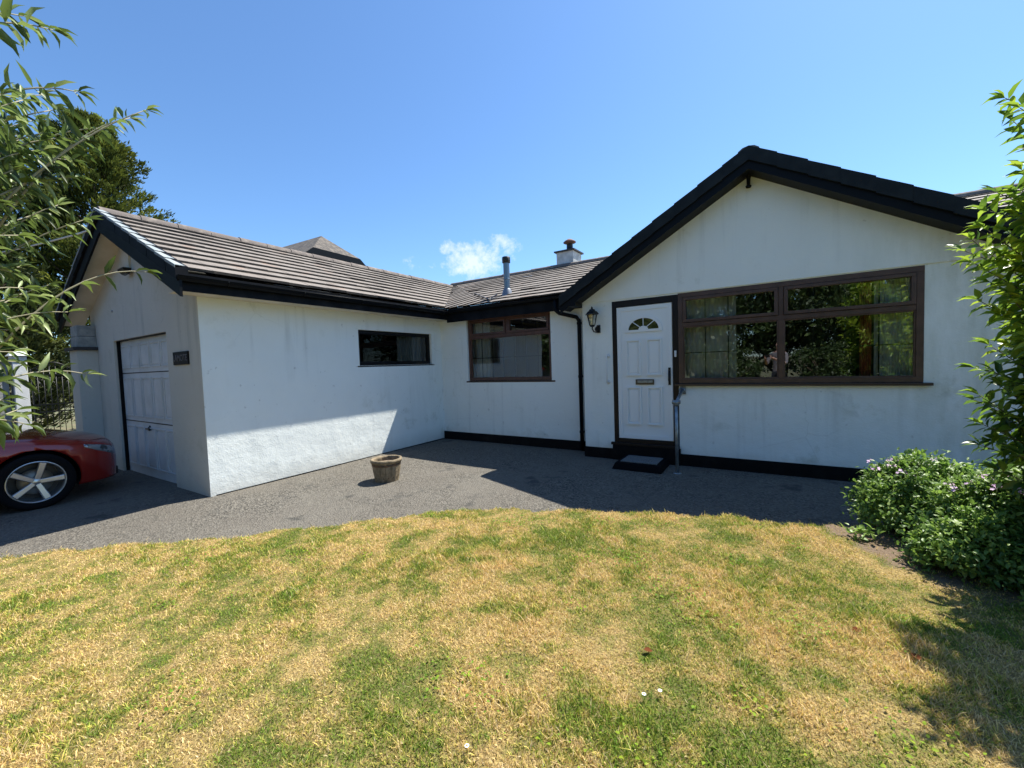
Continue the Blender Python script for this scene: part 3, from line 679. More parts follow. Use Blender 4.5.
c1, b1, l1 = verge(-3.49, -6.1, zg, -4.30, 10, .15, .20, None, True)
c1.build('verge_cap', 'fascia', GROOF); b1.build('barge_board', 'black', ROOT); l1.build('lit_verge_strip', 'lit_verge', GROOF)
c1, b1, l1 = verge(-8.75, -6.1, zg, -4.30, 10, .15, .20, None, True)
c1.build('verge_cap', 'fascia', GROOF); b1.build('barge_board', 'black', ROOT); l1.build('lit_verge_strip', 'lit_verge', GROOF)
# sloping soffits under the verges
def sof(x0, x1, zfn, y0, y1, drop, m, nm='soffit'):
    mb = MB(); za, zb = zfn(x0)-drop, zfn(x1)-drop
    mb.hexa([(x0, y0, za-.012), (x1, y0, zb-.012), (x1, y1, zb-.012), (x0, y1, za-.012), (x0, y0, za), (x1, y0, zb), (x1, y1, zb), (x0, y1, za)]); return mb.build(nm, m, ROOT)
sof(-.75, 1.775, zf, -.25, .0, .20, 'black'); sof(4.38, 1.775, zf, -.25, .0, .20, 'black')
sof(-3.61, -6.1, zg, -4.24, YG-.001, .19, 'soffit'); sof(-8.7, -6.1, zg, -4.24, YG-.001, .19, 'soffit')
# eave box end at the foot of the front gable's left verge
eb = MB(); eb.hexa([(-.82,-.285,2.06),(-.545,-.285,2.06),(-.545,.0,2.06),(-.82,.0,2.06),(-.82,-.285,2.22),(-.545,-.285,2.30),(-.545,.0,2.30),(-.82,.0,2.22)])
eb.build('eave_box', 'black', ROOT)
# horizontal soffits, fascias and gutters of garage side and kitchen
mb = MB(); mb.box((XG+.001, -4.24, 2.150), (EG-.025, .26, 2.162)); mb.box((XG+.001, .2615, 2.142), (-.565, YK-.001, 2.154)); mb.build('soffit', 'soffit', ROOT)
mb = MB(); mb.box((EG-.02, -4.25, 2.142), (EG+.003, .23, 2.345)); mb.box((EG-.019, .235, 2.09), (-.57, .26, 2.35)); mb.build('fascia_board', 'fascia', ROOT)
def gutter(a, b, wd=.055):
    """half round trough from a to b, top edge at their z"""
    mb = MB(); a = Vector(a); b = Vector(b); d = (b-a).normalized(); s = Vector((-d.y, d.x, 0)); n = 9
    for r0 in (wd, wd-.006):
        vs = []
        for p in (a, b):
            for k in range(n):
                an = math.pi*(1+k/(n-1)); vs.append(p+s*math.cos(an)*r0+Vector((0, 0, math.sin(an)*r0)))
        mb.add(vs, [(k, k+1, n+k+1, n+k) for k in range(n-1)], True)
    vs = [a-s*wd, b-s*wd, b-s*wd+Vector((0,0,-.012)), a-s*wd+Vector((0,0,-.012))]
    for sg in (1, -1): mb.tube([a+s*wd*sg, b+s*wd*sg], .005, 6)
    for p in (a, b): mb.add([p+s*math.cos(math.pi*(1+k/(n-1)))*wd+Vector((0,0,math.sin(math.pi*(1+k/(n-1)))*wd)) for k in range(n)], [tuple(range(n))])
    L_ = (b-a).length; k = .5
    while k < L_:     # union brackets
        p = a+d*k; mb.tube([p+s*math.cos(math.pi*(1+t/8))*(wd+.004)+Vector((0,0,math.sin(math.pi*(1+t/8))*(wd+.004))) for t in range(9)], .006, 5); k += .95
    return mb
gg = gutter((EG+.05, -4.29, 2.295), (EG+.05, .19, 2.295)); gg.build('gutter', 'black', ROOT)
gg = gutter((EG+.0, .195, 2.319), (-.60, .195, 2.319)); gg.build('gutter', 'black', ROOT)
mb = MB(); mb.tube([(-1.12, .195, 2.27), (-1.12, .20, 2.10), (-1.06, .23, 2.04), (-.775, .30, 1.955), (-.748, .335, 1.90), (-.745, .335, 1.80), (-.745, .335, GZ+.03)], .034, 12)
for z in (1.85, .95, .0): mb.lathe((-.745, .335, z), [(.036, -.02), (.041, -.018), (.041, .018), (.036, .02)], 12); mb.box((-.78, .35, z-.012), (-.715, .383, z+.012))
mb.build('downpipe', 'black', ROOT)

# chimney + flue (parts of the main roof)
mb = MB(); cx0, cx1 = -2.66, -2.20
mb.box((cx0, 3.52, 3.3), (cx1, 4.05, 4.02)); mb.cm = 1; mb.box((cx0-.05, 3.47, 4.02), (cx1+.05, 4.10, 4.055))
mb.cm = 2; c = (-2.40, 3.78, 4.055); mb.lathe(c, [(.11, 0), (.10, .05), (.085, .06), (.08, .20), (.10, .22)], 18)
mb.cm = 3; mb.lathe(c, [(.10, .21), (.16, .235), (.165, .25), (.12, .29), (.08, .31), (.05, .33), (0, .335)], 18)
mb.cm = 4; mb.box((cx0-.012, 3.45, 3.55), (cx1+.012, 3.52, 3.70))
mb.build('chimney', ['chim', 'slate', 'dark_metal', 'terracotta', 'lead'], MROOF)
mb = MB(); fx, fy = -2.465, .80; fz = zm(fy)
mb.lathe((fx, fy, fz-.1), [(.062, 0), (.062, .73)], 20); mb.lathe((fx, fy, fz), [(.064, .28), (.067, .285), (.067, .30), (.064, .305)], 20)
mb.cm = 1; mb.lathe((fx, fy, fz-.04), [(.13, -.02), (.10, .05), (.085, .12), (.064, .15)], 20)
mb.cm = 2; mb.lathe((fx, fy, fz+.61), [(.064, 0), (.080, .01), (.080, .12), (.074, .125), (.0, .14)], 20)
for k in range(3): mb.lathe((fx, fy, fz+.61), [(.081, .02+.03*k), (.085, .025+.03*k), (.081, .03+.03*k)], 20)
mb.build('flue_pipe', ['steel_flue', 'lead', 'car_black'], MROOF)
mb = MB(); p0 = Vector((-2.62, .66, zm(.66)+.045)); mb.tube([p0, (-2.58, .40, zm(.40)+.05), (-2.52, .22, zm(.22)+.055)], .012, 6); mb.build('roof_cable', 'car_black', MROOF)

# ------------------------------------------------------------------ windows
def frame_rect(mb, P, a0, a1, z0, z1, w_, d0, d1):
    """rectangular frame border of width w_ between depths d0,d1; P(a,z,d) maps to world"""
    def bx(x0, x1, y0, y1):
        mb.hexa([P(x0,y0,d0),P(x1,y0,d0),P(x1,y0,d1),P(x0,y0,d1),P(x0,y1,d0),P(x1,y1,d0),P(x1,y1,d1),P(x0,y1,d1)])
    bx(a0, a1, z0, z0+w_); bx(a0, a1, z1-w_, z1); bx(a0, a0+w_, z0+w_, z1-w_); bx(a1-w_, a1, z0+w_, z1-w_)
def boxP(mb, P, x0, x1, y0, y1, d0, d1):
    mb.hexa([P(x0,y0,d0),P(x1,y0,d0),P(x1,y0,d1),P(x0,y0,d1),P(x0,y1,d0),P(x1,y1,d0),P(x1,y1,d1),P(x0,y1,d1)])
def window(P, a0, a1, z0, z1, tz, mulls, fw_, m_, glass, bars, name='window', sillm='sill', label=None, mull_full=True, sill=True, sash=True):
    f = MB()
    frame_rect(f, P, a0, a1, z0, z1, fw_, .0, .07)
    cells = []
    xs_ = [a0+fw_, *mulls, a1-fw_]
    rows = [(z0+fw_, tz-.028), (tz+.028, z1-fw_)] if tz else [(z0+fw_, z1-fw_)]
    if tz: boxP(f, P, a0+fw_, a1-fw_, tz-.028, tz+.028, .004, .066)
    for ri, (b0, b1) in enumerate(rows):
        if ri == 0 and not mull_full: cols = [xs_[0], xs_[-1]]
        else: cols = xs_
        for i in range(len(cols)-1):
            l = cols[i]+(0 if i == 0 else .028); r = cols[i+1]-(0 if i == len(cols)-2 else .028)
            cells.append((l, r, b0, b1, ri))
            if i: boxP(f, P, cols[i]-.028, cols[i]+.028, b0, b1, .005, .065)
    for (l, r, b0, b1, ri) in cells:      # opening sashes (top) and beads
        if sash and ri == 1: frame_rect(f, P, l+.004, r-.004, b0+.004, b1-.004, .040, -.012, .05)
        else: frame_rect(f, P, l, r, b0, b1, .016, .012, .05)
    fo = f.build(name, m_, ROOT, bevel=.003)
    if label: fo['label'] = label
    for (l, r, b0, b1, ri) in cells:
        g = MB(); e = .044 if (sash and ri == 1) else .015
        g.add([P(l+e, b0+e, .034), P(r-e, b0+e, .034), P(r-e, b1-e, .034), P(l+e, b1-e, .034)], [(0, 1, 2, 3)]); g.build('pane', glass, fo)
        if bars:
            n = max(2, int(round((r-l)/bars)))
            for k in range(1, n): bm_ = MB(); x = l+(r-l)*k/n; boxP(bm_, P, x-.007, x+.007, b0+e, b1-e, .042, .048); bm_.build('glazing_bar', 'black_frame', fo)
            if ri == 0: bm_ = MB(); zc = (b0+b1)/2+.0; boxP(bm_, P, l+e, r-e, zc-.007, zc+.007, .0425, .0485); bm_.build('glazing_bar', 'black_frame', fo)
    if sill:
        s_ = MB(); boxP(s_, P, a0-.05, a1+.07, z0-.032, z0-.002, -.05, .06); s_.build('sill', sillm, fo, bevel=.004)
    return fo
Pf = lambda a, z, d: (a, .016+.0+d-.006, z)
window(Pf, .888, 3.406, .8393, 2.109, 1.665, [2.105], .062, 'brown', 'glass', .285)
Pk = lambda a, z, d: (a, YK+.045+d, z)
window(Pk, -3.2072, -1.3166, .890, 2.1366, 1.767, [-2.27], .05, 'red_brown', 'glass', .26, mull_full=False)
Ps = lambda a, z, d: (XG-.05-d, a, z)
window(Ps, -1.6706, .0888, 1.2636, 1.8724, None, [], .05, 'black_frame', 'glass_dark', 0, sillm='black_frame', sash=False)
# kitchen window sill extends to the wall face
# curtains and screens inside
def cloth(name, m_, x0, x1, y, z0, z1, amp, waves, label, cat, group=None, axis='y'):
    mb = MB(); n = waves*8; vs = []
    for j in range(7):
        z = z0+(z1-z0)*j/6
        for i in range(n+1):
            t = i/n; a = amp*(math.sin(t*waves*2*math.pi)+.35*math.sin(t*waves*4.7+j*.3)); x = x0+(x1-x0)*t
            vs.append((x, y+a, z) if axis == 'y' else (y+a, x, z))
    mb.add(vs, [(j*(n+1)+i, j*(n+1)+i+1, (j+1)*(n+1)+i+1, (j+1)*(n+1)+i) for j in range(6) for i in range(n)], True)
    return tag(mb.build(name, m_), label, cat, group)
cloth('net_curtain', 'sheer', .93, 1.60, .19, .86, 2.10, .012, 9, 'pale net curtain at the front door end of the big front window', 'curtain', 'net curtains in the windows')
cloth('net_curtain', 'sheer', 3.02, 3.40, .19, .86, 2.10, .012, 8, 'pale net curtain at the far right end of the big front window', 'curtain', 'net curtains in the windows')
cloth('curtain', 'curtain', 2.89, 3.0, .20, .86, 2.10, .018, 4, 'rust coloured curtain inside the big front window', 'curtain')
cloth('net_curtain', 'sheer', -3.15, -2.78, YK+.22, .91, 2.12, .016, 5, 'white curtain at the left end of the red-brown framed window', 'curtain', 'net curtains in the windows')
cloth('net_curtain', 'sheer', -.62, .03, XG-.24, 1.29, 1.85, .010, 7, 'grey net curtain in the right half of the small black window', 'curtain', 'net curtains in the windows', axis='x')

# ------------------------------------------------------------------ front door
fr = MB(); Pd = lambda a, z, d: (a, .012+d, z)
boxP(fr, Pd, -.066, -.003, -.10, 2.098, 0, .09); boxP(fr, Pd, .812, .885, -.10, 2.098, 0, .09); boxP(fr, Pd, -.003, .812, 2.003, 2.098, 0, .09); boxP(fr, Pd, -.003, .812, -.10, -.004, 0, .09)
boxP(fr, Pd, -.11, .89, -.10, -.062, -.05, -.001)
DOOR = fr.build('front_door', 'dark_frame', ROOT, bevel=.003)
lf = MB(); boxP(lf, Pd, 0, .805, 0, 2.0, .020, .07)
frame_rect(lf, Pd, .004, .801, .004, 1.996, .060, .010, .022)
def raised(mb, x0, x1, z0, z1):
    frame_rect(mb, Pd, x0, x1, z0, z1, .020, -.004, .021)
    mb.hexa([Pd(x0+.03,z0+.03,.021),Pd(x1-.03,z0+.03,.021),Pd(x1-.03,z0+.03,.022),Pd(x0+.03,z0+.03,.022),Pd(x0+.03,z1-.03,.021),Pd(x1-.03,z1-.03,.021),Pd(x1-.03,z1-.03,.022),Pd(x0+.03,z1-.03,.022)])
    a = [Pd(x0+.025, z0+.025, .021), Pd(x1-.025, z0+.025, .021), Pd(x1-.025, z1-.025, .021), Pd(x0+.025, z1-.025, .021)]
    b = [Pd(x0+.05, z0+.05, .009), Pd(x1-.05, z0+.05, .009), Pd(x1-.05, z1-.05, .009), Pd(x0+.05, z1-.05, .009)]
    mb.add(a+b, [(0,1,5,4),(1,2,6,5),(2,3,7,6),(3,0,4,7),(4,5,6,7)])
for x0, x1 in ((.135, .355), (.44, .66)):
    raised(lf, x0, x1, .96, 1.50); raised(lf, x0, x1, .22, .79)
# sunburst surround
cxd, czd, RR = .40, 1.645, .235
def arc(r, a0, a1, n): return [(cxd+r*math.cos(a0+(a1-a0)*k/n), czd+.76*r*math.sin(a0+(a1-a0)*k/n)) for k in range(n+1)]
o_, i_ = arc(RR+.035, 0, math.pi, 20), arc(RR-.015, 0, math.pi, 20)
for k in range(20):
    q = [o_[k], o_[k+1], i_[k+1], i_[k]]
    lf.hexa([Pd(*p, .004) for p in q]+[Pd(*p, .022) for p in q])
boxP(lf, Pd, cxd-RR-.035, cxd+RR+.035, czd-.035, czd+.0, .004, .022)
for k in range(1, 4):
    a = math.pi*k/4; c_, s_ = math.cos(a), .76*math.sin(a); px_, pz_ = -s_*.006, c_*.006
    q = [(cxd+c_*.06+px_, czd+s_*.06+pz_), (cxd+c_*RR+px_, czd+s_*RR+pz_), (cxd+c_*RR-px_, czd+s_*RR-pz_), (cxd+c_*.06-px_, czd+s_*.06-pz_)]
    lf.hexa([Pd(*p, .006) for p in q]+[Pd(*p, .022) for p in q])
q = arc(.07, 0, math.pi, 10); lf.prism([Pd(*p, .006) for p in q], (0, .015, 0))
lf.build('door_leaf', 'upvc', DOOR)
gl = MB(); q = arc(RR, 0, math.pi, 20); gl.prism([Pd(*p, .0165) for p in q], (0, .003, 0)); gl.build('fanlight', mat('olive_fanlight_glass', (.035, .04, .012), .12, noise=(18, (.10, .10, .03), .45, .6)), DOOR)
lb = MB(); boxP(lb, Pd, .275, .545, .825, .905, -.002, .008); lb.cm = 1; boxP(lb, Pd, .305, .525, .852, .888, -.008, -.0025); lb.build('letterbox', ['brass', 'galv'], DOOR, bevel=.003)
hb = MB(); boxP(hb, Pd, .745, .778, .82, 1.07, -.002, .008); hb.tube([Pd(.762, 1.03, 0), Pd(.762, 1.03, -.045), Pd(.760, .90, -.05), Pd(.760, .88, -.045)], .010, 8); hb.lathe(Pd(.762, .88, -.002), [(.012, -.008), (.012, 0)], 12, 'y'); hb.build('handle', 'dark_metal', DOOR)
bl = MB(); boxP(bl, Pd, .835, .862, 1.22, 1.31, -.022, -.0005); bl.build('door_bell', 'white_pl', DOOR, bevel=.004)
# grab rail on the pier
gb = MB(); gb.tube([(-.145, .014, 1.27), (-.145, -.04, 1.27), (-.145, -.055, 1.24), (-.145, -.055, .90), (-.145, -.04, .87), (-.145, .014, .87)], .011, 10)
for z in (1.27, .87): gb.lathe((-.145, .008, z), [(0, -.006), (.03, -.004), (.032, .006)], 14, 'y')
gb.build('grab_rail', 'white_pl', ROOT)
# coach lantern
LX, LY = -.335, -.125
lt = MB(); lt.lathe((LX+.035, .012, 1.70), [(0, -.022), (.035, -.02), (.045, -.008), (.048, .003)], 16, 'y'); lt.box((LX+.03, -.012, 1.64), (LX+.08, .013, 1.76))
lt.tube([(LX+.035, -.02, 1.68), (LX+.05, -.07, 1.645), (LX+.02, -.12, 1.655), (LX, LY, 1.70), (LX, LY, 1.735)], .010, 8)
lt.tube([(LX+.035, -.015, 1.74), (LX+.035, -.05, 1.73), (LX+.045, -.075, 1.70), (LX+.05, -.05, 1.68)], .007, 6)
lt.lathe((LX, LY, 1.725), [(.0, 0), (.03, .005), (.045, .025), (.045, .032)], 6, smooth=False)
for k in range(6):
    a = math.pi*k/3; lt.tube([(LX+.044*math.cos(a), LY+.044*math.sin(a), 1.755), (LX+.083*math.cos(a), LY+.083*math.sin(a), 1.925)], .0045, 5)
lt.lathe((LX, LY, 1.92), [(.086, -.006), (.112, 0), (.105, .012), (.075, .045), (.055, .052), (.045, .075), (.018, .085), (.014, .095), (.016, .105), (.006, .118), (0, .13)], 6, smooth=False)
LAN = lt.build('wall_lantern', 'dark_metal', ROOT)
lg = MB(); lg.lathe((LX, LY, 1.757), [(.040, 0), (.078, .163)], 6, smooth=False); lg.build('lantern_glass', 'lamp_glass', LAN)
lg = MB(); lg.lathe((LX, LY, 1.76), [(.012, 0), (.013, .04), (.022, .07), (.022, .09), (0, .11)], 10); lg.build('bulb', 'white_pl', LAN)
# bracket under the gable apex
hk = MB(); hk.lathe((1.765, -.05, 3.33), [(.03, 0), (.034, .02), (.02, .03), (.022, .10), (.04, .17)], 10); hk.box((1.74, -.06, 3.46), (1.79, .0, 3.53)); hk.build('light_fitting', 'dark_metal', ROOT)

# ------------------------------------------------------------------ garage front
gd = MB(); gx0, gx1, gz0, gz1 = -7.10, -4.945, -.36, 1.785; GY = YG+.075
gd.box((gx0, GY, gz0), (gx1, GY+.03, gz1))
rows = [(1.29, 1.76), (.52, 1.24), (-.27, .47)]
Pg = lambda a, z, d: (a, GY+d, z)
for (b0, b1) in rows:
    for k in range(5):
        w_ = (gx1-gx0-.06)/5; l = gx0+.03+w_*k+.03; r = l+w_-.06; zz0, zz1 = b0+.05, b1-.05
        frame_rect(gd, Pg, l, r, zz0, zz1, .022, -.014, .001)
        boxP(gd, Pg, l+.045, r-.045, zz0+.045, zz1-.045, -.010, .001)
for z in (.495, 1.265): boxP(gd, Pg, gx0, gx1, z-.004, z+.004, -.002, .001)
GD = gd.build('garage_door', 'gdoor', ROOT, bevel=.004)
mb = MB()
for z in (.495, 1.265): boxP(mb, Pg, gx0+.01, gx1-.01, z-.007, z+.007, -.004, -.0021)
mb.build('panel_joint', 'black', GD)
mb = MB(); mb.box((gx0-.018, YG+.03, gz0), (gx0-.001, GY+.05, gz1+.01)); mb.box((gx1+.001, YG+.03, gz0), (gx1+.014, GY+.05, gz1+.01)); mb.box((gx0, YG+.03, gz1+.001), (gx1, GY+.05, gz1+.014)); mb.build('door_frame', 'black', GD)
mb = MB(); mb.lathe((-6.05, GY, .40), [(0, -.03), (.022, -.028), (.030, -.012), (.05, -.006), (.05, 0)], 14, 'y'); mb.box((-6.12, GY-.04, .388), (-5.98, GY-.028, .412)); mb.build('handle', 'dark_metal', GD)
# interior of garage door reveal backing is the door itself; kneeler pier on the left
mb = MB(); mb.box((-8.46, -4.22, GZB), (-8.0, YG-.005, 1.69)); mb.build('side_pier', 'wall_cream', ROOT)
mb = MB(); mb.box((-8.54, -4.27, 1.692), (-7.95, YG-.004, 1.745)); mb.build('slate_ledge', 'slate', ROOT)
mb = MB(); mb.box((-8.45, -4.20, 1.747), (-8.02, YG-.005, 1.93)); mb.box((-8.44, -4.195, 1.935), (-8.03, YG-.005, 2.12)); mb.build('kneeler_stone', 'stone', ROOT, bevel=.008)
# security light
mb = MB(); mb.box((-6.40, YG-.03, 2.82), (-6.05, YG-.001, 3.16)); mb.build('light_backboard', 'soffit', ROOT)
mb = MB(); mb.box((-6.18, YG-.13, 2.775), (-5.93, YG-.031, 2.80)); mb.hexa([(-6.15, YG-.09, 2.72), (-5.96, YG-.09, 2.72), (-5.96, YG-.05, 2.71), (-6.15, YG-.05, 2.71), (-6.18, YG-.13, 2.775), (-5.93, YG-.13, 2.775), (-5.93, YG-.035, 2.775), (-6.18, YG-.035, 2.775)]); mb.build('security_light', 'dark_metal', ROOT, bevel=.006)
mb = MB(); mb.lathe((-7.05, YG-.0, 2.28), [(0, -.02), (.02, -.018), (.022, 0)], 12, 'y'); mb.build('wall_vent_cap', 'galv', ROOT)
# name plate
mb = MB(); mb.box((-4.70, YG-.022, 1.335), (-4.235, YG-.001, 1.505)); NP = mb.build('name_plate', 'nameplate', ROOT, bevel=.004)
cu = bpy.data.curves.new('lettering', 'FONT'); cu.body = 'LAMOTE'; cu.size = .115; cu.extrude = .002; cu.align_x = 'CENTER'; cu.align_y = 'CENTER'
to = bpy.data.objects.new('tmp', cu); C.objects.link(to); bpy.context.view_layer.update()
tm = bpy.data.meshes.new_from_object(to.evaluated_get(bpy.context.evaluated_depsgraph_get())); bpy.data.objects.remove(to)
tm.transform(Matrix.Translation((-4.468, YG-.025, 1.42)) @ Matrix.Rotation(math.pi/2, 4, 'X')); tm.materials.clear(); tm.materials.append(M['lettering'])
to = bpy.data.objects.new('lettering', tm); C.objects.link(to); attach(to, NP)

# ------------------------------------------------------------------ things by the door
HR = empty('hand_rail', (.935, -.46, GZ), 'galvanised steel handrail post beside the front door step', 'handrail')
mb = MB(); mb.tube([(.935, -.46, GZ), (.935, -.46, .64)], .021, 14); mb.lathe((.935, -.46, GZ), [(0, .008), (.055, .008), (.055, 0)], 16); mb.build('post', 'galv', HR)
mb = MB(); mb.lathe((.935, -.46, .60), [(.023, -.03), (.030, -.028), (.030, .03), (.023, .032)], 14); mb.lathe((.935, -.46, .62), [(.026, -.05), (.026, .05)], 12, 'x'); mb.build('clamp', 'galv', HR)
mb = MB(); mb.tube([(.935, -.50, .60), (.938, -.02, .745)], .021, 14); mb.build('rail', 'galv', HR)
mb = MB(); mb.box((.90, -.004, .69), (.98, .0135, .80)); mb.lathe((.938, -.004, .745), [(.045, 0), (.045, -.012), (.024, -.03)], 16, 'y'); mb.build('wall_plate', 'galv', HR, bevel=.004)
mb = MB(); mb.hexa([(.08,-.60,GZ),(.76,-.60,GZ),(.76,-.04,GZ),(.08,-.04,GZ),(.12,-.55,GZ+.09),(.73,-.55,GZ+.09),(.73,-.04,GZ+.09),(.12,-.04,GZ+.09)])
tag(mb.build('door_step', 'rubber', bevel=.01), 'low black rubber step under the front door', 'step')
mb = MB(); mb.box((.18, -.50, GZ+.092), (.68, -.10, GZ+.108)); tag(mb.build('door_mat', 'matgrey', bevel=.006), 'grey doormat lying on the black step', 'doormat')

# half barrel planter
PX, PY = -2.47, -2.42
PL = empty('barrel_planter', (PX, PY, GZ), 'small wooden half-barrel planter standing on the driveway by the garage wall', 'planter')
mb = MB(); n = 16
for k in range(n):
    a0 = 2*math.pi*(k+.03)/n; a1 = 2*math.pi*(k+.97)/n; P = []
    j = random.uniform(-.004, .004)
    for (r0, r1, z) in ((.150, .168, 0), (.176, .196, .16), (.188, .210, .30+j)):
        P.append([(PX+r1*math.cos(a0), PY+r1*math.sin(a0), GZ+z), (PX+r1*math.cos(a1), PY+r1*math.sin(a1), GZ+z), (PX+r0*math.cos(a1), PY+r0*math.sin(a1), GZ+z), (PX+r0*math.cos(a0), PY+r0*math.sin(a0), GZ+z)])
    for i in range(2): mb.hexa(P[i]+P[i+1])
mb.build('staves', 'wood', PL)
mb = MB(); mb.lathe((PX, PY, GZ), [(.196, .278), (.222, .278), (.224, .325), (.190, .325), (.188, .28)], 32); mb.build('rim', 'wood', PL)
for z, r in ((.235, .2065), (.055, .176)):
    mb = MB(); mb.lathe((PX, PY, GZ+z), [(r-.003, 0), (r, .0), (r+.003, .028), (r, .028)], 32); mb.build('hoop', 'hoop', PL)
mb = MB(); mb.lathe((PX, PY, GZ), [(.185, .255), (.12, .27), (.06, .262), (0, .272)], 24); mb.build('soil', 'soil', PL)

PL.scale = (.93, .93, .93)

# ------------------------------------------------------------------ leaves
LT = np.array([(0,0,0),(.30,.5,.10),(.36,0,.0),(.30,-.5,.10),(.66,.40,.05),(.70,0,-.05),(.66,-.40,.05),(1,0,-.20)], float)
LQ = np.array([(0,2,1,1),(0,3,2,2),(1,2,5,4),(2,3,6,5),(4,5,7,7),(5,6,7,7)])
def leaves_arrays(pos, dirs, nrm, length, width, curl=1.0):
    n = len(pos); dirs = dirs/np.linalg.norm(dirs, axis=1, keepdims=True)
    side = np.cross(nrm, dirs); side /= np.linalg.norm(side, axis=1, keepdims=True)+1e-9; up = np.cross(dirs, side)
    l = length[:, None, None]; wv = width[:, None, None]
    return (pos[:, None] + dirs[:, None]*LT[None, :, 0:1]*l + side[:, None]*LT[None, :, 1:2]*wv + up[:, None]*LT[None, :, 2:3]*(l*.8)*curl)
def leaf_mesh(name, P, m_, parent=None, rnd=None):
    n = len(P); b = np.arange(n)[:, None, None]*8
    T = np.array([(0,2,1),(0,3,2),(1,2,5),(1,5,4),(2,3,6),(2,6,5),(4,5,7),(5,6,7)])
    tris = (b+T[None]).reshape(-1, 3)
    if rnd is None: rnd = rng.random(n)
    me = np_mesh(name, P.reshape(-1, 3), tris, 3, {'rnd': np.repeat(rnd, 8)}, True)
    me.materials.append(M[m_]); o = bpy.data.objects.new(name, me); C.objects.link(o); attach(o, parent); return o
def bez(pts, n):
    pts = [np.array(p, float) for p in pts]; out = []
    for i in range(n+1):
        t = i/n; q = pts[:]
        while len(q) > 1: q = [a*(1-t)+b*t for a, b in zip(q[:-1], q[1:])]
        out.append(q[0])
    return np.array(out)
def at(u, v, t):     # point at distance t along the view ray
    d = ray(u, v); return np.array(CAM+d*t)

class Shrub:
    def __init__(s): s.P = []; s.r = []; s.st = MB()
    def shoot(s, pts, r0, leaf_l, leaf_w, gap=.028, start=.15, droop=.5, pale=0, sparse=1.0, opposite=True):
        ln = sum(np.linalg.norm(pts[i+1]-pts[i]) for i in range(len(pts)-1)); n = len(pts)
        s.st.tube([tuple(p) for p in pts], [r0*(1-.8*i/(n-1))+.0008 for i in range(n)], 5)
        k = int(ln*(1-start)/gap); pos = []; dr = []; nm = []; L1 = []
        for i in range(k):
            t = start+(1-start)*(i+.5)/k
            if random.random() > sparse: continue
            f = t*(n-1); j = min(int(f), n-2); p = pts[j]+(pts[j+1]-pts[j])*(f-j); d = pts[j+1]-pts[j]; d = d/np.linalg.norm(d)
            a = np.cross(d, (0, 0, 1)); a = a/(np.linalg.norm(a)+1e-6); b = np.cross(d, a)
            th = (i % 2)*math.pi/2+random.uniform(-.4, .4)
            for sg in ((0, math.pi) if opposite else (random.uniform(0, 6.28),)):
                o = a*math.cos(th+sg)+b*math.sin(th+sg)
                q = d*random.uniform(.35, .8)+o*random.uniform(.7, 1)+np.array((0, 0, -droop*random.uniform(.2, 1.2)))
                pos.append(p); dr.append(q); nm.append(np.array((random.uniform(-.9, .9), random.uniform(-.9, .9), 1.0)))
                L1.append(leaf_l*random.uniform(.6, 1.15)*(1-.45*max(0, t-.75)/.25))
        # terminal leaves
        for _ in range(3):
            d = pts[-1]-pts[-2]; d = d/np.linalg.norm(d); pos.append(pts[-1]); dr.append(d+rng.normal(0, .35, 3)); nm.append(np.array((random.uniform(-.5, .5), random.uniform(-.5, .5), 1.0))); L1.append(leaf_l*.6)
        if not pos: return
        L1 = np.array(L1); s.P.append(leaves_arrays(np.array(pos), np.array(dr), np.array(nm), L1, L1*leaf_w/leaf_l*rng.uniform(.8, 1.2, len(L1)), rng.uniform(.5, 2.2, (len(L1), 1, 1))))
        s.r.append(np.clip(rng.beta(2, 2.2, len(L1))+pale, 0, 1))
    def done(s, root, leafm, stemm, lname='leaves', sname='stems'):
        leaf_mesh(lname, np.concatenate(s.P), leafm, root, np.concatenate(s.r)); s.st.build(sname, stemm, root)

# buddleia at the left, arching into the frame close to the photographer
BD = empty('buddleia_bush', (-1.9, -6.9, GZ), 'tall buddleia bush with narrow grey-green leaves arching in at the left edge', 'bush')
sh = Shrub(); base = np.array((-1.95, -6.9, GZ))
TI = [(70,30,2.3),(40,16,2.3),(146,110,2.6),(95,92,2.5),(120,128,2.7),(100,140,2.6),(70,110,2.5),(40,100,2.4),(92,178,2.6),(130,118,2.65),(60,150,2.5),(30,170,2.4),(75,205,2.7),(104,219,2.6),(146,272,2.5),(50,232,2.5),(96,296,2.4),(85,312,2.4),(60,262,2.5),(40,288,2.3),(78,330,2.35),(104,374,2.3),(58,345,2.3),(46,425,2.2),(24,376,2.2),(30,352,2.25),(38,362,2.3),(34,410,2.2),(22,300,2.3),(12,345,2.3),(18,400,2.2),(5,250,2.3),(10,200,2.4),(-10,130,2.3),(-20,300,2.2),(-20,380,2.2),(45,190,2.6),(25,225,2.7),(64,180,2.7),(5,160,2.5),(35,255,2.7),(80,250,2.8),(52,120,2.8),(18,95,2.3),(60,95,2.6),(46,268,2.9),(66,285,2.6),(30,330,2.6),(88,160,2.9),(14,270,2.5),(-15,220,2.4),(2,290,2.5),(30,205,2.5),(-40,160,2.3),(-45,240,2.3),(8,115,2.6),(36,140,2.7),(20,180,2.9),(50,215,2.9)]
TI += [(random.uniform(-60, 66), random.uniform(130, 345), random.uniform(2.3, 3.1)) for _ in range(22)]
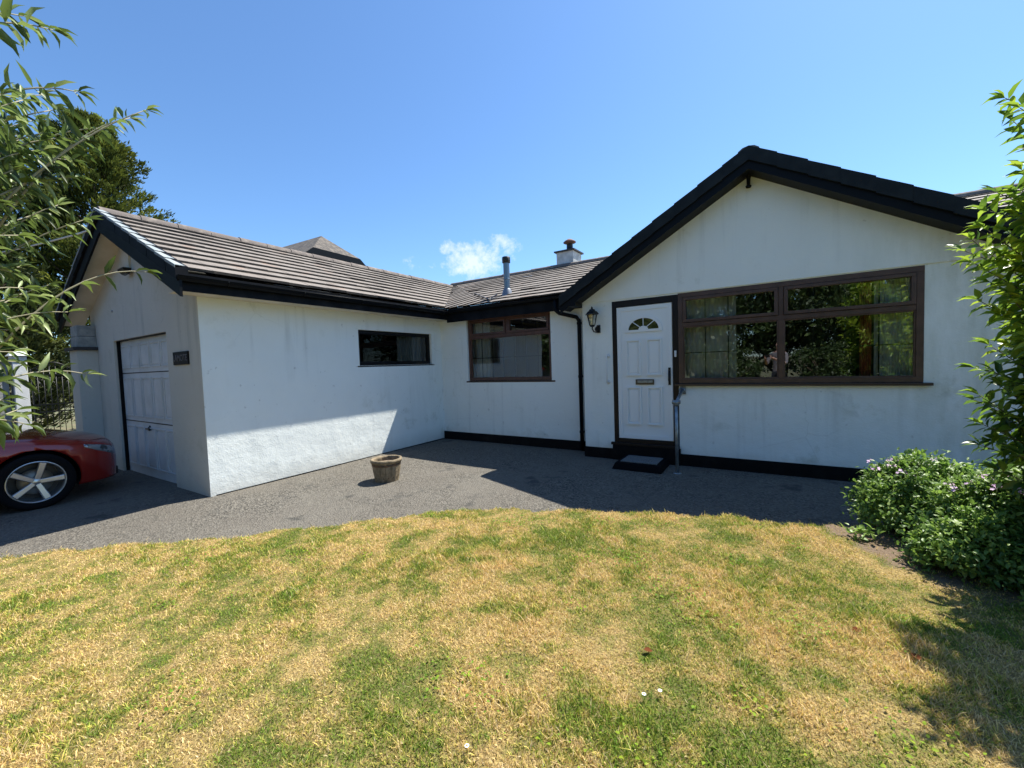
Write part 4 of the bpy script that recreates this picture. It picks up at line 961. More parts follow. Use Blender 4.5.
for (u, v, t) in TI:
    if v > 225 and u < 100 and random.random() < .3: continue
    if u < 130: u -= 17
    tip = at(u, v, t*1.06); st = at(u-random.uniform(130, 200), v+random.uniform(30, 130), t*random.uniform(.95, 1.1))
    if u < 150 and v < 45: st = at(-160, 90, 2.2)
    mid = (tip+st)/2+np.array((0, 0, random.uniform(.06, .2)))
    bare = u > 135
    pts = bez([st, mid, tip], 9)
    sh.shoot(pts, .0045, .102, .024, gap=.034, start=.05, droop=.75, sparse=.45 if bare else .9)
for k in range(9):
    top = at(-140+random.uniform(-40, 40), random.uniform(0, 330), 2.3); sh.st.tube([tuple(p) for p in bez([base+rng.normal(0, .06, 3)*(1, 1, 0), base+np.array((random.uniform(-.3, .1), random.uniform(-.2, .2), 1.2)), top], 8)], [.022*(1-.09*i) for i in range(9)], 7)
sh.done(BD, 'budd', 'twig')

# tall glossy shrub on the right, lime leaves on upright shoots
TS = empty('tall_shrub', (3.72, -2.95, GZ), 'tall leafy shrub with bright lime leaf tips at the right edge', 'shrub')
sh = Shrub(); base = np.array((3.62, -2.75, GZ))
for (u, v, t) in [(1005,98,3.9),(1012,120,3.9),(1022,170,3.8),(1020,108,3.7),(996,192,3.8),(984,210,3.8),(972,240,3.75),(985,228,3.7),(962,250,3.8),(972,262,3.7),(990,282,3.75),(978,300,3.7),(1000,315,3.7),(980,345,3.75),(966,368,3.8),(985,372,3.7),(970,395,3.75),(965,400,3.8),(975,425,3.7),(985,440,3.75),(972,445,3.8),(990,470,3.7),(1000,255,3.7),(1008,232,3.7),(1010,295,3.6),(1015,345,3.6),(1005,385,3.6),(1015,420,3.6),(1010,455,3.6)]+[(random.uniform(1060, 1280), random.uniform(40, 430), random.uniform(3.3, 4.2)) for _ in range(60)]+[(1010,450,3.65),(1024,210,3.7),(1024,260,3.7),(1030,330,3.6),(1030,400,3.6),(1000,345,3.75),(1000,420,3.75),(1018,190,3.8),(1022,300,3.6)]+[(random.uniform(992, 1120)+(26 if q < 38 else 0), (150+q*3.2 if q < 110 else 200), random.uniform(3.5, 4.3)) for q in range(110)]:
    if v > 340: u += 9
    tip = at(u, v, t); inner = base+np.array((random.uniform(-.1, .35), random.uniform(-.3, .3), (tip[2]-GZ)*random.uniform(.55, .8)))
    pts = bez([inner, (inner+tip)/2+np.array((0, 0, -.02)), tip], 8)
    sh.shoot(pts, .006, .150, .052, gap=.036, start=.25, droop=.25, pale=.25 if v < 350 else -.08, opposite=True)
for k in range(10):
    sh.st.tube([tuple(p) for p in bez([base+rng.normal(0, .08, 3)*(1, 1, 0), base+np.array((random.uniform(-.1, .3), random.uniform(-.3, .2), 1.0)), base+np.array((random.uniform(-.15, .5), random.uniform(-.5, .3), random.uniform(1.8, 2.7)))], 8)], [.02*(1-.1*i) for i in range(9)], 7)
sh.done(TS, 'laurel', 'bark')

# low flowering shrubs in the bed
def herb(cx, cy, rx_, ry_, h, n, label, flowers, name='flower_shrub', z0=-.2, ll=.040):
    rt = empty(name, (cx, cy, z0), label, 'shrub', 'flowering shrubs in the bed')
    pos = []; dr = []; nm = []; L1 = []; st = MB(); rr = []
    h *= .80; n = int(n*1.7); nc = n//26
    for c in range(nc):
        a = random.uniform(0, 6.28); r = math.sqrt(random.random())*.98; zt = random.uniform(.12, 1)**.75
        rad = math.sqrt(max(.05, 1-zt**3.0)); bump_ = 1+.14*math.sin(a*3+cx*7)+.10*math.sin(a*7+zt*9)
        if random.random() < .6: r = random.uniform(.75, 1.0)
        c0 = np.array((cx+rx_*rad*r*math.cos(a)*bump_, cy+ry_*rad*r*math.sin(a)*bump_, z0+h*zt*(1+.12*math.sin(a*5+r*6))))
        b0 = np.array((cx+.3*rx_*math.cos(a)*r, cy+.3*ry_*math.sin(a)*r, z0))
        if c % 3 == 0: st.tube([tuple(p) for p in bez([b0, (b0+c0)/2+np.array((0, 0, .1)), c0], 5)], .0028, 4)
        out = c0-np.array((cx, cy, z0+h*.35)); out = out/np.linalg.norm(out); cl = rng.beta(2, 2)
        for k in range(26):
            d = out*random.uniform(.1, .9)+rng.normal(0, .75, 3); pos.append(c0+rng.normal(0, .035, 3)); dr.append(d)
            nm.append(out*.8+np.array((0, 0, .8))+rng.normal(0, .45, 3)); L1.append(ll*random.uniform(.45, 1.25)); rr.append(min(1, max(0, .65*cl+.35*random.random())))
    L1 = np.array(L1); P = leaves_arrays(np.array(pos), np.array(dr), np.array(nm), L1, L1*.48, rng.uniform(.3, 1.8, (len(L1), 1, 1)))
    leaf_mesh('leaves', P, 'herb', rt, np.array(rr)); st.build('stems', 'greenstem', rt)
    for k in range(flowers):
        a = random.uniform(0, 6.28); r = random.random()**.5*.8; c0 = Vector((cx+rx_*r*math.cos(a), cy+ry_*r*math.sin(a), z0+h*(1.02+.10*random.random())*(1-.25*r**3)))
        f = MB()
        f.tube([c0-Vector((random.uniform(-.02, .02), random.uniform(-.02, .02), .14)), c0], .0018, 4); f.cm = 1
        for q in range(random.choice((3, 5, 7))):
            cc = c0+Vector((random.uniform(-.025, .025), random.uniform(-.025, .025), random.uniform(-.01, .02))); nn = Vector((random.uniform(-.8, .8), random.uniform(-1, .3), 1)).normalized(); t1 = nn.orthogonal().normalized()
            for p in range(5):
                e = Matrix.Rotation(2*math.pi*p/5, 3, nn) @ t1; s_ = nn.cross(e)
                f.add([cc, cc+e*.005+s_*.004, cc+e*.011+s_*.003+nn*.002, cc+e*.011-s_*.003+nn*.002, cc+e*.005-s_*.004], [(0,1,2,3,4)])
        f.build('flower_head', ['greenstem', 'petal'], rt)
    return rt
herb(2.98, -1.95, .45, .42, .62, 9500, 'low green shrub with pink flowers nearest the house at the left of the bed', 16)
herb(3.35, -2.42, .48, .42, .66, 11000, 'low green shrub with pink flowers in the middle of the bed', 18)
herb(3.10, -2.62, .34, .26, .42, 6500, 'low leafy green shrub spilling over the lawn edge at the front of the bed', 0)
herb(3.95, -2.6, .55, .45, .72, 9000, 'low green shrub with pink flowers deepest in the bed under the tall shrub', 12)
herb(3.65, -1.75, .5, .4, .62, 7000, 'low green shrub with pink flowers beside the house wall at the back of the bed', 12)
herb(3.55, -3.15, .45, .3, .40, 6000, 'dark low shrub in the shade at the foot of the tall shrub', 0)
# weeds at the lawn corner
for (x, y, lab) in ((2.28, -2.16, 'small broad-leaved weed at the corner of lawn and driveway'), (2.55, -2.42, 'pale green weed on the bare soil before the flower bed')):
    rt = empty('weed', (x, y, -.2), lab, 'weed', 'weeds at the lawn corner'); n = 34 if x < 2.5 else 60
    pos = np.array([(x, y, lawn_h(x, y))]*n)+rng.normal(0, .05, (n, 3))*(1, .6, .35)+(0, 0, .04); dr = rng.normal(0, 1, (n, 3))*(1, 1, .4)+(0, 0, .5)
    L1 = rng.uniform(.03, .065, n); leaf_mesh('leaves', leaves_arrays(pos, dr, np.array([(0, 0, 1)]*n)+rng.normal(0, .3, (n, 3)), L1, L1*.5), 'herb', rt, rng.uniform(.5, 1, n))

cl = []
for _ in range(60):
    x, y = random.uniform(-3.5, 3.0), random.uniform(-5.6, -2.4)
    if float(edge_dist(np.array([x]), np.array([y]))[0]) < .15: continue
    n = random.choice((14, 24, 50, 90)); r = .02+.0013*n
    px_ = x+rng.normal(0, r, n); py_ = y+rng.normal(0, r*.7, n); pz_ = lawn_z(px_, py_, edge_dist(px_, py_)+wob(px_, py_))+rng.uniform(.008, .024, n)
    L1 = rng.uniform(.009, .020, n); cl.append((leaves_arrays(np.stack([px_, py_, pz_], -1), rng.normal(0, 1, (n, 3))*(1, 1, .25)+(0, 0, .2), rng.normal(0, .3, (n, 3))+(0, 0, 1), L1, L1*.7), np.clip(rng.normal(.55+.3*random.random(), .15, n), 0, 1)))
tag(leaf_mesh('clover', np.concatenate([c[0] for c in cl]), 'clover', None, np.concatenate([c[1] for c in cl])), 'small clover and weed leaves mixed into the lawn', 'clover', kind='stuff')

# ------------------------------------------------------------------ trees
def blades(name, pos, dr, L1, W1, m_, parent, rnd):
    """simple two-triangle foliage sprays"""
    n = len(pos); dr = dr/np.linalg.norm(dr, axis=1, keepdims=True); s = np.cross(dr, rng.normal(0, 1, (n, 3))); s /= np.linalg.norm(s, axis=1, keepdims=True)+1e-9
    P = np.stack([pos, pos+dr*(L1*.45)[:, None]+s*W1[:, None], pos+dr*L1[:, None], pos+dr*(L1*.45)[:, None]-s*W1[:, None]], 1)
    me = np_mesh(name, P.reshape(-1, 3), np.arange(n*4).reshape(-1, 4), 4, {'rnd': np.repeat(rnd, 4)}, False)
    me.materials.append(M[m_]); o = bpy.data.objects.new(name, me); C.objects.link(o); attach(o, parent); return o
def conifer(x, y, h, rad, nb, per, label, shape=.8, z0=GZ, sz=.13, low=.05, lm='conif'):
    rt = empty('conifer_tree', (x, y, z0), label, 'tree', 'conifers behind the garage')
    tr = MB(); tr.tube([(x, y, z0), (x+.05, y, z0+h*.5), (x, y, z0+h*.96)], [rad*.09, rad*.05, .02], 10)
    pos = []; dr = []; rn = []; L1 = []
    for b in range(nb):
        t = random.uniform(low, 1)**.8; z = z0+h*t; a = random.uniform(0, 6.28)
        r = rad*(1-t**2.2)**shape*random.uniform(.66, 1.22)*(1+.13*math.sin(a*3+t*7))+.12
        d = np.array((math.cos(a), math.sin(a), .45+.5*t)); d /= np.linalg.norm(d); p0 = np.array((x, y, z-.35*r)); tip = p0+d*r
        if b % 3 == 0: tr.tube([tuple(p0), tuple(p0+(tip-p0)*.8)], [.03, .008], 4)
        tone = random.random()
        for k in range(per):
            f = 1-random.random()**1.7*.55; c = p0+d*r*f+rng.normal(0, .055*rad*(1.15-f*.6), 3)*(1, 1, .6)
            q = d+rng.normal(0, .45, 3)+(0, 0, .25); pos.append(c); dr.append(q); L1.append(sz*random.uniform(.5, 1.3)); rn.append(np.clip(.45*tone+.55*random.random()*f, 0, 1))
    tr.build('trunk', 'bark', rt); L1 = np.array(L1)
    blades('crown', np.array(pos), np.array(dr), L1, L1*.16, lm, rt, np.array(rn)); return rt
conifer(-14.5, -2.35, 8.9, 2.15, 560, 130, 'tall dark conifer with golden tips rising behind the garage roof', .62)
conifer(-13.0, -7.0, 7.5, 2.6, 480, 80, 'dark conifer left of the garage behind the arching bush', lm='conif_dark')
conifer(-12.0, -4.9, 5.2, 1.5, 380, 80, 'short dark conifer just beyond the iron gate', lm='conif_dark')
conifer(-15.2, -4.6, 8.7, 2.7, 520, 110, 'tall dark conifer half hidden behind the arching bush')
conifer(-14.5, -10.0, 7.0, 2.6, 220, 60, 'dark conifer at the far left beyond the grey wall', lm='conif_dark')

def broadleaf(x, y, h, rad, ncl, per, label, ls=.14, trunk_h=.3, grp='trees behind the photographer', z0=-.36):
    rt = empty('garden_tree', (x, y, z0), label, 'tree', grp)
    tr = MB(); tr.tube([(x, y, z0), (x+.1, y, z0+h*trunk_h), (x, y+.1, z0+h*.8)], [rad*.075, rad*.06, .03], 10)
    pos = []; dr = []; nm = []; L1 = []; rn = []
    for c in range(ncl):
        a = random.uniform(0, 6.28); u = random.uniform(-1, 1); rr = random.random()**.4; s_ = math.sqrt(1-u*u)
        c0 = np.array((x+rad*rr*s_*math.cos(a), y+rad*rr*s_*math.sin(a), z0+h*(trunk_h+(1-trunk_h)*.5)+h*(1-trunk_h)*.5*rr*u))
        if c % 4 == 0: tr.tube([(x, y, z0+h*(trunk_h+.2*random.random())), tuple(c0)], [.05, .012], 5)
        tone = rng.beta(2, 2); cs = rad*.2*random.uniform(.6, 1.4)
        p = c0+rng.normal(0, cs*.5, (per, 3)); pos.append(p); dr.append(rng.normal(0, 1, (per, 3))+(0, 0, -.3)); nm.append(rng.normal(0, .5, (per, 3))+(0, 0, 1)); L1.append(ls*rng.uniform(.5, 1.3, per)); rn.append(np.clip(.6*tone+.4*rng.random(per), 0, 1))
    tr.build('trunk', 'bark', rt); L1 = np.concatenate(L1)
    blades('crown', np.concatenate(pos), np.concatenate(dr), L1, L1*.3, 'broad', rt, np.concatenate(rn)); return rt
broadleaf(-4.5, -15.0, 6.5, 2.8, 170, 90, 'broad leafy tree behind the lawn opposite the garage', .2)
broadleaf(-8.2, -13.2, 6.0, 2.6, 150, 90, 'dense tree at the bottom of the driveway', .2, .08)
broadleaf(-11.5, -14.5, 6.8, 2.8, 150, 90, 'large tree at the far end of the driveway', .2, .08)
broadleaf(-.8, -13.6, 5.6, 2.4, 150, 90, 'leafy tree reflected in the middle of the big window', .18, .12)
broadleaf(2.4, -14.8, 6.4, 2.5, 160, 90, 'taller leafy tree directly behind the photographer', .2, .15)
broadleaf(5.2, -13.2, 5.4, 2.3, 150, 90, 'leafy tree behind and right of the photographer', .18, .1)
broadleaf(8.5, -11.5, 6.2, 2.6, 150, 90, 'spreading tree at the right side of the garden', .2, .12)
broadleaf(.6, -10.6, 2.1, 1.1, 90, 110, 'sunlit yellow-green bush left of the photographer', .1, .02, 'bushes behind the photographer')
broadleaf(3.7, -10.8, 1.9, 1.2, 90, 110, 'low round bush right of the photographer', .1, .02, 'bushes behind the photographer')
broadleaf(-3.4, -11.4, 2.3, 1.3, 90, 110, 'low round bush beyond the left end of the lawn', .1, .02, 'bushes behind the photographer')

# ------------------------------------------------------------------ gate, pillar and boundary wall at the left
GT = empty('iron_gate', (-9.6, -4.25, GZ), 'black wrought-iron garden gate with scrolls between white pillar and garage', 'gate')
y0, y1, xg = -4.53, -3.98, -9.6; zt = 1.62
mb = MB()
for z in (-.25, .60, .74, 1.30): mb.box((xg-.012, y0, z-.012), (xg+.012, y1, z+.012))
for y in (y0, y1-.02): mb.box((xg-.013, y, -.28), (xg+.013, y+.02, 1.42))
mb.build('gate_frame', 'dark_metal', GT)
mb = MB()
for k in range(1, 7):
    y = y0+(y1-y0)*k/7; mb.tube([(xg, y, -.25), (xg, y, 1.30+.16*math.sin(math.pi*k/7))], .006, 6)
    mb.lathe((xg, y, 1.31+.16*math.sin(math.pi*k/7)), [(.006, 0), (.016, .015), (0, .06)], 6)
mb.build('upright_bars', 'dark_metal', GT)
def scroll(cy, cz, r, sg):
    return [(xg, cy+sg*r*(1-t/14)*math.cos(t*.62), cz+r*(1-t/14)*math.sin(t*.62)) for t in range(13)]
for k in range(6):
    y = y0+(y1-y0)*(k+.5)/6; mb = MB(); mb.tube(scroll(y, .67, .05, 1 if k % 2 else -1), .005, 5); mb.build('scroll', 'dark_metal', GT)
    mb = MB(); mb.tube(scroll(y, .52, .045, -1 if k % 2 else 1), .005, 5); mb.build('scroll', 'dark_metal', GT)
for k in range(3):
    y = y0+(y1-y0)*(k+.5)/3
    for sg in (1, -1):
        mb = MB(); mb.tube([(xg, y+sg*.08*math.sin(t*.4), .78+.05*t) for t in range(9)], .005, 5); mb.build('scroll', 'dark_metal', GT)
        mb = MB(); mb.tube(scroll(y+sg*.05, 1.22, .045, sg), .005, 5); mb.build('scroll', 'dark_metal', GT)
mb = MB(); mb.tube([(xg, y0+(y1-y0)*t/12, 1.38+.16*math.sin(math.pi*t/12)) for t in range(13)], .008, 6)
mb.build('top_arch', 'dark_metal', GT)
PLR = empty('gate_pillar', (-9.68, -4.65, GZ), 'white painted gate pillar with sunlit edge left of the iron gate', 'pillar')
mb = MB(); mb.box((-9.92, -4.74, GZB), (-9.60, -4.56, 1.66)); mb.build('shaft', 'pillar', PLR, bevel=.01)
mb = MB(); mb.hexa([(-9.96,-4.78,1.66),(-9.56,-4.78,1.66),(-9.56,-4.52,1.66),(-9.96,-4.52,1.66),(-9.90,-4.72,1.74),(-9.62,-4.72,1.74),(-9.62,-4.58,1.74),(-9.90,-4.58,1.74)]); mb.build('cap', 'pillar', PLR, bevel=.008)
mb = MB(); mb.box((-9.87, -11, GZB), (-9.66, -4.79, 1.55)); mb.cm = 1; mb.box((-9.91, -11, 1.552), (-9.62, -4.79, 1.60))
tag(mb.build('boundary_wall', ['greywall', 'stone']), 'grey rendered boundary wall running left from the white pillar', 'wall')
mb = MB(); p0 = Vector((-6.3, -4.25, 3.38)); mb.tube([tuple(p) for p in bez([p0, (-9.5, -4.9, 3.3), (-14.5, -5.6, 3.9)], 10)], .012, 5)
tag(mb.build('overhead_cable', 'white_pl'), 'thin pale cable running from the garage gable into the trees', 'cable')

# ------------------------------------------------------------------ neighbour's house behind the garage roof
NB = empty('neighbour_house', (-14.0, 5.6, GZ), 'neighbouring house whose grey tiled half-hipped roof shows above the garage roof', 'house')
A3 = Vector(on_plane(318, 236, 6.75)); B3 = Vector(on_plane(313, 247, 6.1)); C3 = Vector(on_plane(360, 259, 6.1))
hd = (C3-B3); hd.z = 0; hd.normalize(); nrm_ = Vector((hd.y, -hd.x, 0))
if nrm_.dot(CAM-B3) < 0: nrm_ = -nrm_
mid = (B3+C3)/2; wd = (C3-B3).length/2; BK = -nrm_*8
ap = Vector((mid.x, mid.y, 7.0))-nrm_*1.0
sl_ = (7.0-6.1)/wd; ov = wd*2.6; ez_ = 7.0-sl_*ov
L0 = mid-hd*ov; R0 = mid+hd*ov; L0.z = R0.z = ez_
Lt = mid-hd*wd; Rt = mid+hd*wd; Lt.z = Rt.z = 6.1
th = Vector((0, 0, -.16))
mb = MB()
for poly in ([Lt, Rt, ap], [ap, ap+BK, L0+BK, L0, Lt], [ap, Rt, R0, R0+BK, ap+BK]): mb.prism([tuple(p) for p in poly], tuple(th))
NR = mb.build('roof', mat('weathered_grey_tiles', (.075, .064, .055), .9, noise=(7, (.15, .125, .10), .45, .6), bump=1, bscale=14), NB)
mb = MB(); inn = -nrm_*.3
for a, b in ((L0, Lt), (Lt, Rt), (Rt, R0)):
    d0 = nrm_*.02; mb.hexa([tuple(a+d0+Vector((0,0,-.26))), tuple(b+d0+Vector((0,0,-.26))), tuple(b-nrm_*.03+Vector((0,0,-.26))), tuple(a-nrm_*.03+Vector((0,0,-.26))), tuple(a+d0+Vector((0,0,-.01))), tuple(b+d0+Vector((0,0,-.01))), tuple(b-nrm_*.03+Vector((0,0,-.01))), tuple(a-nrm_*.03+Vector((0,0,-.01)))])
mb.build('barge_board', 'black', NB)
mb = MB(); w0 = [L0*1+hd*.35, Lt+Vector((0,0,-.1)), Rt+Vector((0,0,-.1)), R0*1-hd*.35]; w0[0].z = w0[3].z = ez_-.1
base_ = [Vector((w0[3].x, w0[3].y, GZB)), Vector((w0[0].x, w0[0].y, GZB))]
mb.prism([tuple(p+inn) for p in w0+base_], tuple(BK*.92)); mb.build('wall', 'nwall', NB)
for q in (-1, 1):
    c_ = mid+hd*q*1.6+inn+nrm_*.02; f = MB(); f.hexa([tuple(c_+hd*sx*.6+nrm_*dy+Vector((0, 0, z-c_.z))) for z in (2.2, 3.4) for sx, dy in ((-1, 0), (1, 0), (1, .04), (-1, .04))]); wo = f.build('window', 'white_pl', NB)
    g_ = MB(); g_.hexa([tuple(c_+hd*sx*.53+nrm_*dy+Vector((0, 0, z-c_.z))) for z in (2.27, 3.33) for sx, dy in ((-1, .041), (1, .041), (1, .045), (-1, .045))]); g_.build('pane', 'glass_dark', wo)

# ------------------------------------------------------------------ car
CX, CF = -6.30, -4.35          # centre line, nose (the car faces the garage)
CG = GZ-.015
CAR = empty('parked_car', (CX, CF-2.2, CG), 'dark red car parked nose-in before the garage door', 'car')
sW = ([0, .03, .08, .16, .3, .5, .8, 1.2, 2, 3.3, 3.9, 4.25, 4.42, 4.5], [.50, .60, .70, .78, .845, .875, .895, .895, .90, .90, .885, .84, .76, .62])
sT = ([0, .03, .08, .16, .3, .5, .8, 1.2, 1.55, 2, 3.5, 4.0, 4.35, 4.5], [.66, .71, .745, .78, .82, .87, .92, .955, .96, .97, 1.0, 1.02, 1.0, .93])
def Wd(s): return float(np.interp(s, *sW))
def Tp(s): return float(np.interp(s, *sT))
def body_pt(s, t):
    """t 0..1 from the sill up the side and over to the centre line"""
    W, T = Wd(s), Tp(s); zb = .20; zsh = T-.10
    if t < .6:
        k = t/.6; z = zb+(zsh-zb)*k; g_ = .93+.07*math.sin(min(1, k*1.5)*math.pi/2); g_ -= .045*max(0, (k-.72)/.28)**1.6
        return W*g_, z
    k = (t-.6)/.4; x = W*.955*(1-k); z = zsh+(T-zsh)*(1-(1-k)**2.6)
    return x, z
ss = sorted(set([0, .015, .03, .05, .08, .12, .16, .22, .3, .4, .5]+[.6+.1*i for i in range(38)]+[4.42, 4.5])); ts = [i/26 for i in range(27)]
mb = MB(); vs = []
for s in ss:
    row = []
    for t in ts: x, z = body_pt(s, t); row.append((CX+x, CF-s, CG+z))
    for t in ts[::-1][1:]: x, z = body_pt(s, t); row.append((CX-x, CF-s, CG+z))
    vs += row
m_n = len(ts)*2-1
mb.add(vs, [(i*m_n+k, i*m_n+k+1, (i+1)*m_n+k+1, (i+1)*m_n+k) for i in range(len(ss)-1) for k in range(m_n-1)], True)
mb.add(vs[:m_n], [tuple(range(m_n))]); mb.add(vs[-m_n:], [tuple(range(m_n))])
mb.add([vs[i*m_n] for i in range(len(ss))]+[vs[i*m_n+m_n-1] for i in range(len(ss))], [(i, i+1, len(ss)+i+1, len(ss)+i) for i in range(len(ss)-1)])
bm = bmesh.new(); tmp = bpy.data.meshes.new('t'); tmp.from_pydata(mb.v, [], mb.f); bm.from_mesh(tmp); bmesh.ops.remove_doubles(bm, verts=bm.verts, dist=1e-5); bmesh.ops.recalc_face_normals(bm, faces=bm.faces)
for f in bm.faces: f.smooth = len(f.verts) == 4 and abs(f.normal.y) < .999
bm.to_mesh(tmp); bm.free(); tmp.materials.append(M['carpaint']); tmp.materials.append(M['car_black'])
bo = bpy.data.objects.new('body', tmp); C.objects.link(bo)
WY = (CF-.80, CF-3.55); WR = .335
for wy in WY:
    cb = MB(); cb.cm = 0; cb.lathe((CX, wy, CG+WR), [(0, -1.2), (WR+.045, -1.2), (WR+.045, 1.2), (0, 1.2)], 40, 'x'); co_ = cb.build('cut', 'car_black')
    md = bo.modifiers.new('c', 'BOOLEAN'); md.operation = 'DIFFERENCE'; md.object = co_; md.solver = 'EXACT'
bpy.context.view_layer.update()
nm_ = bpy.data.meshes.new_from_object(bo.evaluated_get(bpy.context.evaluated_depsgraph_get()))
for o_ in [o for o in bpy.data.objects if o.name.startswith('cut')]: bpy.data.objects.remove(o_)
bpy.data.objects.remove(bo); bo = bpy.data.objects.new('body', nm_); C.objects.link(bo); attach(bo, CAR)
def surf(s, t, off):
    x, z = body_pt(s, t); x2, z2 = body_pt(s, min(1, t+.01)); dx, dz = x2-x, z2-z; l = math.hypot(dx, dz)+1e-6
    return Vector((CX+x+dz/l*off, CF-s+(off*.6 if s < .2 else 0), CG+z-dx/l*off))
def patch(side, s0, s1, lo, hi, off, n=16):
    mb = MB(); vs = []
    for i in range(n+1):
        k = i/n; s = s0+(s1-s0)*k
        for j in range(6):
            t = lo(k)+(hi(k)-lo(k))*j/5; p = surf(s, t, off*(1 if 0 < j < 5 and 0 < i < n else -.5)); vs.append((CX+side*(p.x-CX), p.y, p.z))
    mb.add(vs, [(i*6+j, i*6+j+1, (i+1)*6+j+1, (i+1)*6+j) for i in range(n) for j in range(5)], True); return mb
for side in (1, -1):
    patch(side, .02, .38, lambda k: .40+.12*k, lambda k: .59-.02*k, .010).build('headlight', 'headlight', CAR)
mb = MB()
for side in (1, -1): mb.hexa([(CX+side*.06, CF-.03, CG+.42), (CX+side*.38, CF-.03, CG+.43), (CX+side*.38, CF+.006, CG+.43), (CX+side*.06, CF+.006, CG+.42), (CX+side*.05, CF-.04, CG+.58), (CX+side*.36, CF-.04, CG+.56), (CX+side*.36, CF+.002, CG+.56), (CX+side*.05, CF+.002, CG+.58)])
mb.build('grille', 'car_black', CAR, bevel=.01)
mb = MB(); mb.box((CX-.5, CF-.06, CG+.2), (CX+.5, CF+.012, CG+.31)); mb.build('lower_grille', 'car_black', CAR, bevel=.01)
# cabin
st_ = [(1.50, .80, .95, .62), (2.25, .74, 1.34, .50), (2.7, .74, 1.40, .52), (3.3, .72, 1.37, .50), (4.05, .74, 1.03, .60)]
mb = MB(); vs = []
for (s, wb_, zt_, wt_) in st_:
    zb_ = .93
    for x, z in ((wb_, zb_), (wt_+.06, zt_-.09), (wt_, zt_-.02), (0, zt_), (-wt_, zt_-.02), (-wt_-.06, zt_-.09), (-wb_, zb_)): vs.append((CX+x, CF-s, CG+z))
for i in range(4):
    for k in range(6):
        mb.cm = 1 if (1 <= k <= 4 and i in (1, 2)) else 0
        mb.add([vs[i*7+k], vs[i*7+k+1], vs[(i+1)*7+k+1], vs[(i+1)*7+k]], [(0, 1, 2, 3)], True)
mb.build('cabin', [mat('car_window_glass', (.015, .018, .02), .05, coat=1), 'carpaint'], CAR)
for side in (1, -1):
    mb = MB(); c_ = Vector((CX+side*.95, CF-1.75, CG+1.0)); mb.hexa([tuple(c_+Vector((x*side, y, z))) for z, q in ((-.06, .8), (.07, 1)) for x, y in ((-.12, -.04*q), (.08, -.05*q), (.07, .05*q), (-.1, .06*q))]); mb.build('wing_mirror', 'carpaint', CAR, bevel=.02)
# wheels
for wy in WY:
    for side in (1, -1):
        al_ = MB(); vs_ = []; rr_ = WR+.040
        for k in range(25):
            a = math.pi*(-.08+1.16*k/24)
            for xx in (.86, .45): vs_.append((CX+side*xx, wy+rr_*math.cos(a), CG+WR+rr_*math.sin(a)))
        al_.add(vs_, [(2*k, 2*k+1, 2*k+3, 2*k+2) for k in range(24)], True)
        al_.add([vs_[2*k+1] for k in range(25)], [tuple(range(25))]); al_.build('wheel_arch_liner', 'tyre', CAR)
        wx = CX+side*.80; rx1 = wx+side*.095
        ty = MB(); ty.lathe((wx, wy, CG+WR), [(.245, -.10*side), (.255, -.105*side), (.305, -.112*side), (.330, -.095*side), (WR, -.05*side), (WR, .05*side), (.330, .095*side), (.305, .112*side), (.255, .105*side), (.243, .095*side)], 48, 'x'); TY = ty.build('wheel', 'tyre', CAR)
        rm_ = MB(); rm_.lathe((wx, wy, CG+WR), [(.246, .098*side), (.238, .102*side), (.228, .085*side), (.218, .02*side), (.21, -.08*side)], 48, 'x')
        rm_.lathe((rx1, wy, CG+WR), [(.0, -.012*side), (.028, -.014*side), (.045, -.02*side), (.062, -.04*side), (.055, -.07*side)], 20, 'x')
        for k in range(5):
            a = 2*math.pi*k/5+.03
            def pt(r, o, d): return (rx1+side*d, wy+r*math.cos(a)-o*math.sin(a), CG+WR+r*math.sin(a)+o*math.cos(a))
            rm_.hexa([pt(.03, -.030, -.03), pt(.225, -.036, -.012), pt(.225, .036, -.012), pt(.03, .030, -.03), pt(.03, -.022, -.014), pt(.228, -.026, .002), pt(.228, .026, .002), pt(.03, .022, -.014)])
        rm_.build('rim', 'alloy', TY, bevel=.003)
        dk = MB(); dk.lathe((wx, wy, CG+WR), [(0, .02*side), (.15, .02*side), (.15, .0), (0, 0)], 32, 'x'); dk.build('brake_disc', mat('brake_disc', (.28, .25, .20), .4, metal=.8), TY)
        dk = MB(); dk.lathe((wx, wy, CG+WR), [(0, -.06*side), (.24, -.06*side)], 32, 'x'); dk.build('wheel_back', 'car_black', TY)

# ------------------------------------------------------------------ the photographer (seen only as a reflection)
def skin_mesh(pts, edges, radii, name, mats_, parent, sub=2):
    me = bpy.data.meshes.new(name); me.from_pydata(pts, edges, []); o = bpy.data.objects.new('tmp_'+name, me); C.objects.link(o)
    o.modifiers.new('s', 'SKIN'); md = o.modifiers.new('d', 'SUBSURF'); md.levels = sub; md.render_levels = sub
    lay = me.skin_vertices[0] if me.skin_vertices else None
    if lay is None:
        bm_ = bmesh.new(); bm_.from_mesh(me); bm_.verts.layers.skin.verify(); bm_.to_mesh(me); bm_.free(); lay = me.skin_vertices[0]
    for i, r in enumerate(radii): lay.data[i].radius = (r, r) if not isinstance(r, tuple) else r
    lay.data[0].use_root = True
    bpy.context.view_layer.update()
    m2 = bpy.data.meshes.new_from_object(o.evaluated_get(bpy.context.evaluated_depsgraph_get())); bpy.data.objects.remove(o)
    m2.materials.clear(); [m2.materials.append(M[q]) for q in mats_]
    for p in m2.polygons: p.use_smooth = True
    o = bpy.data.objects.new(name, m2); C.objects.link(o); return o
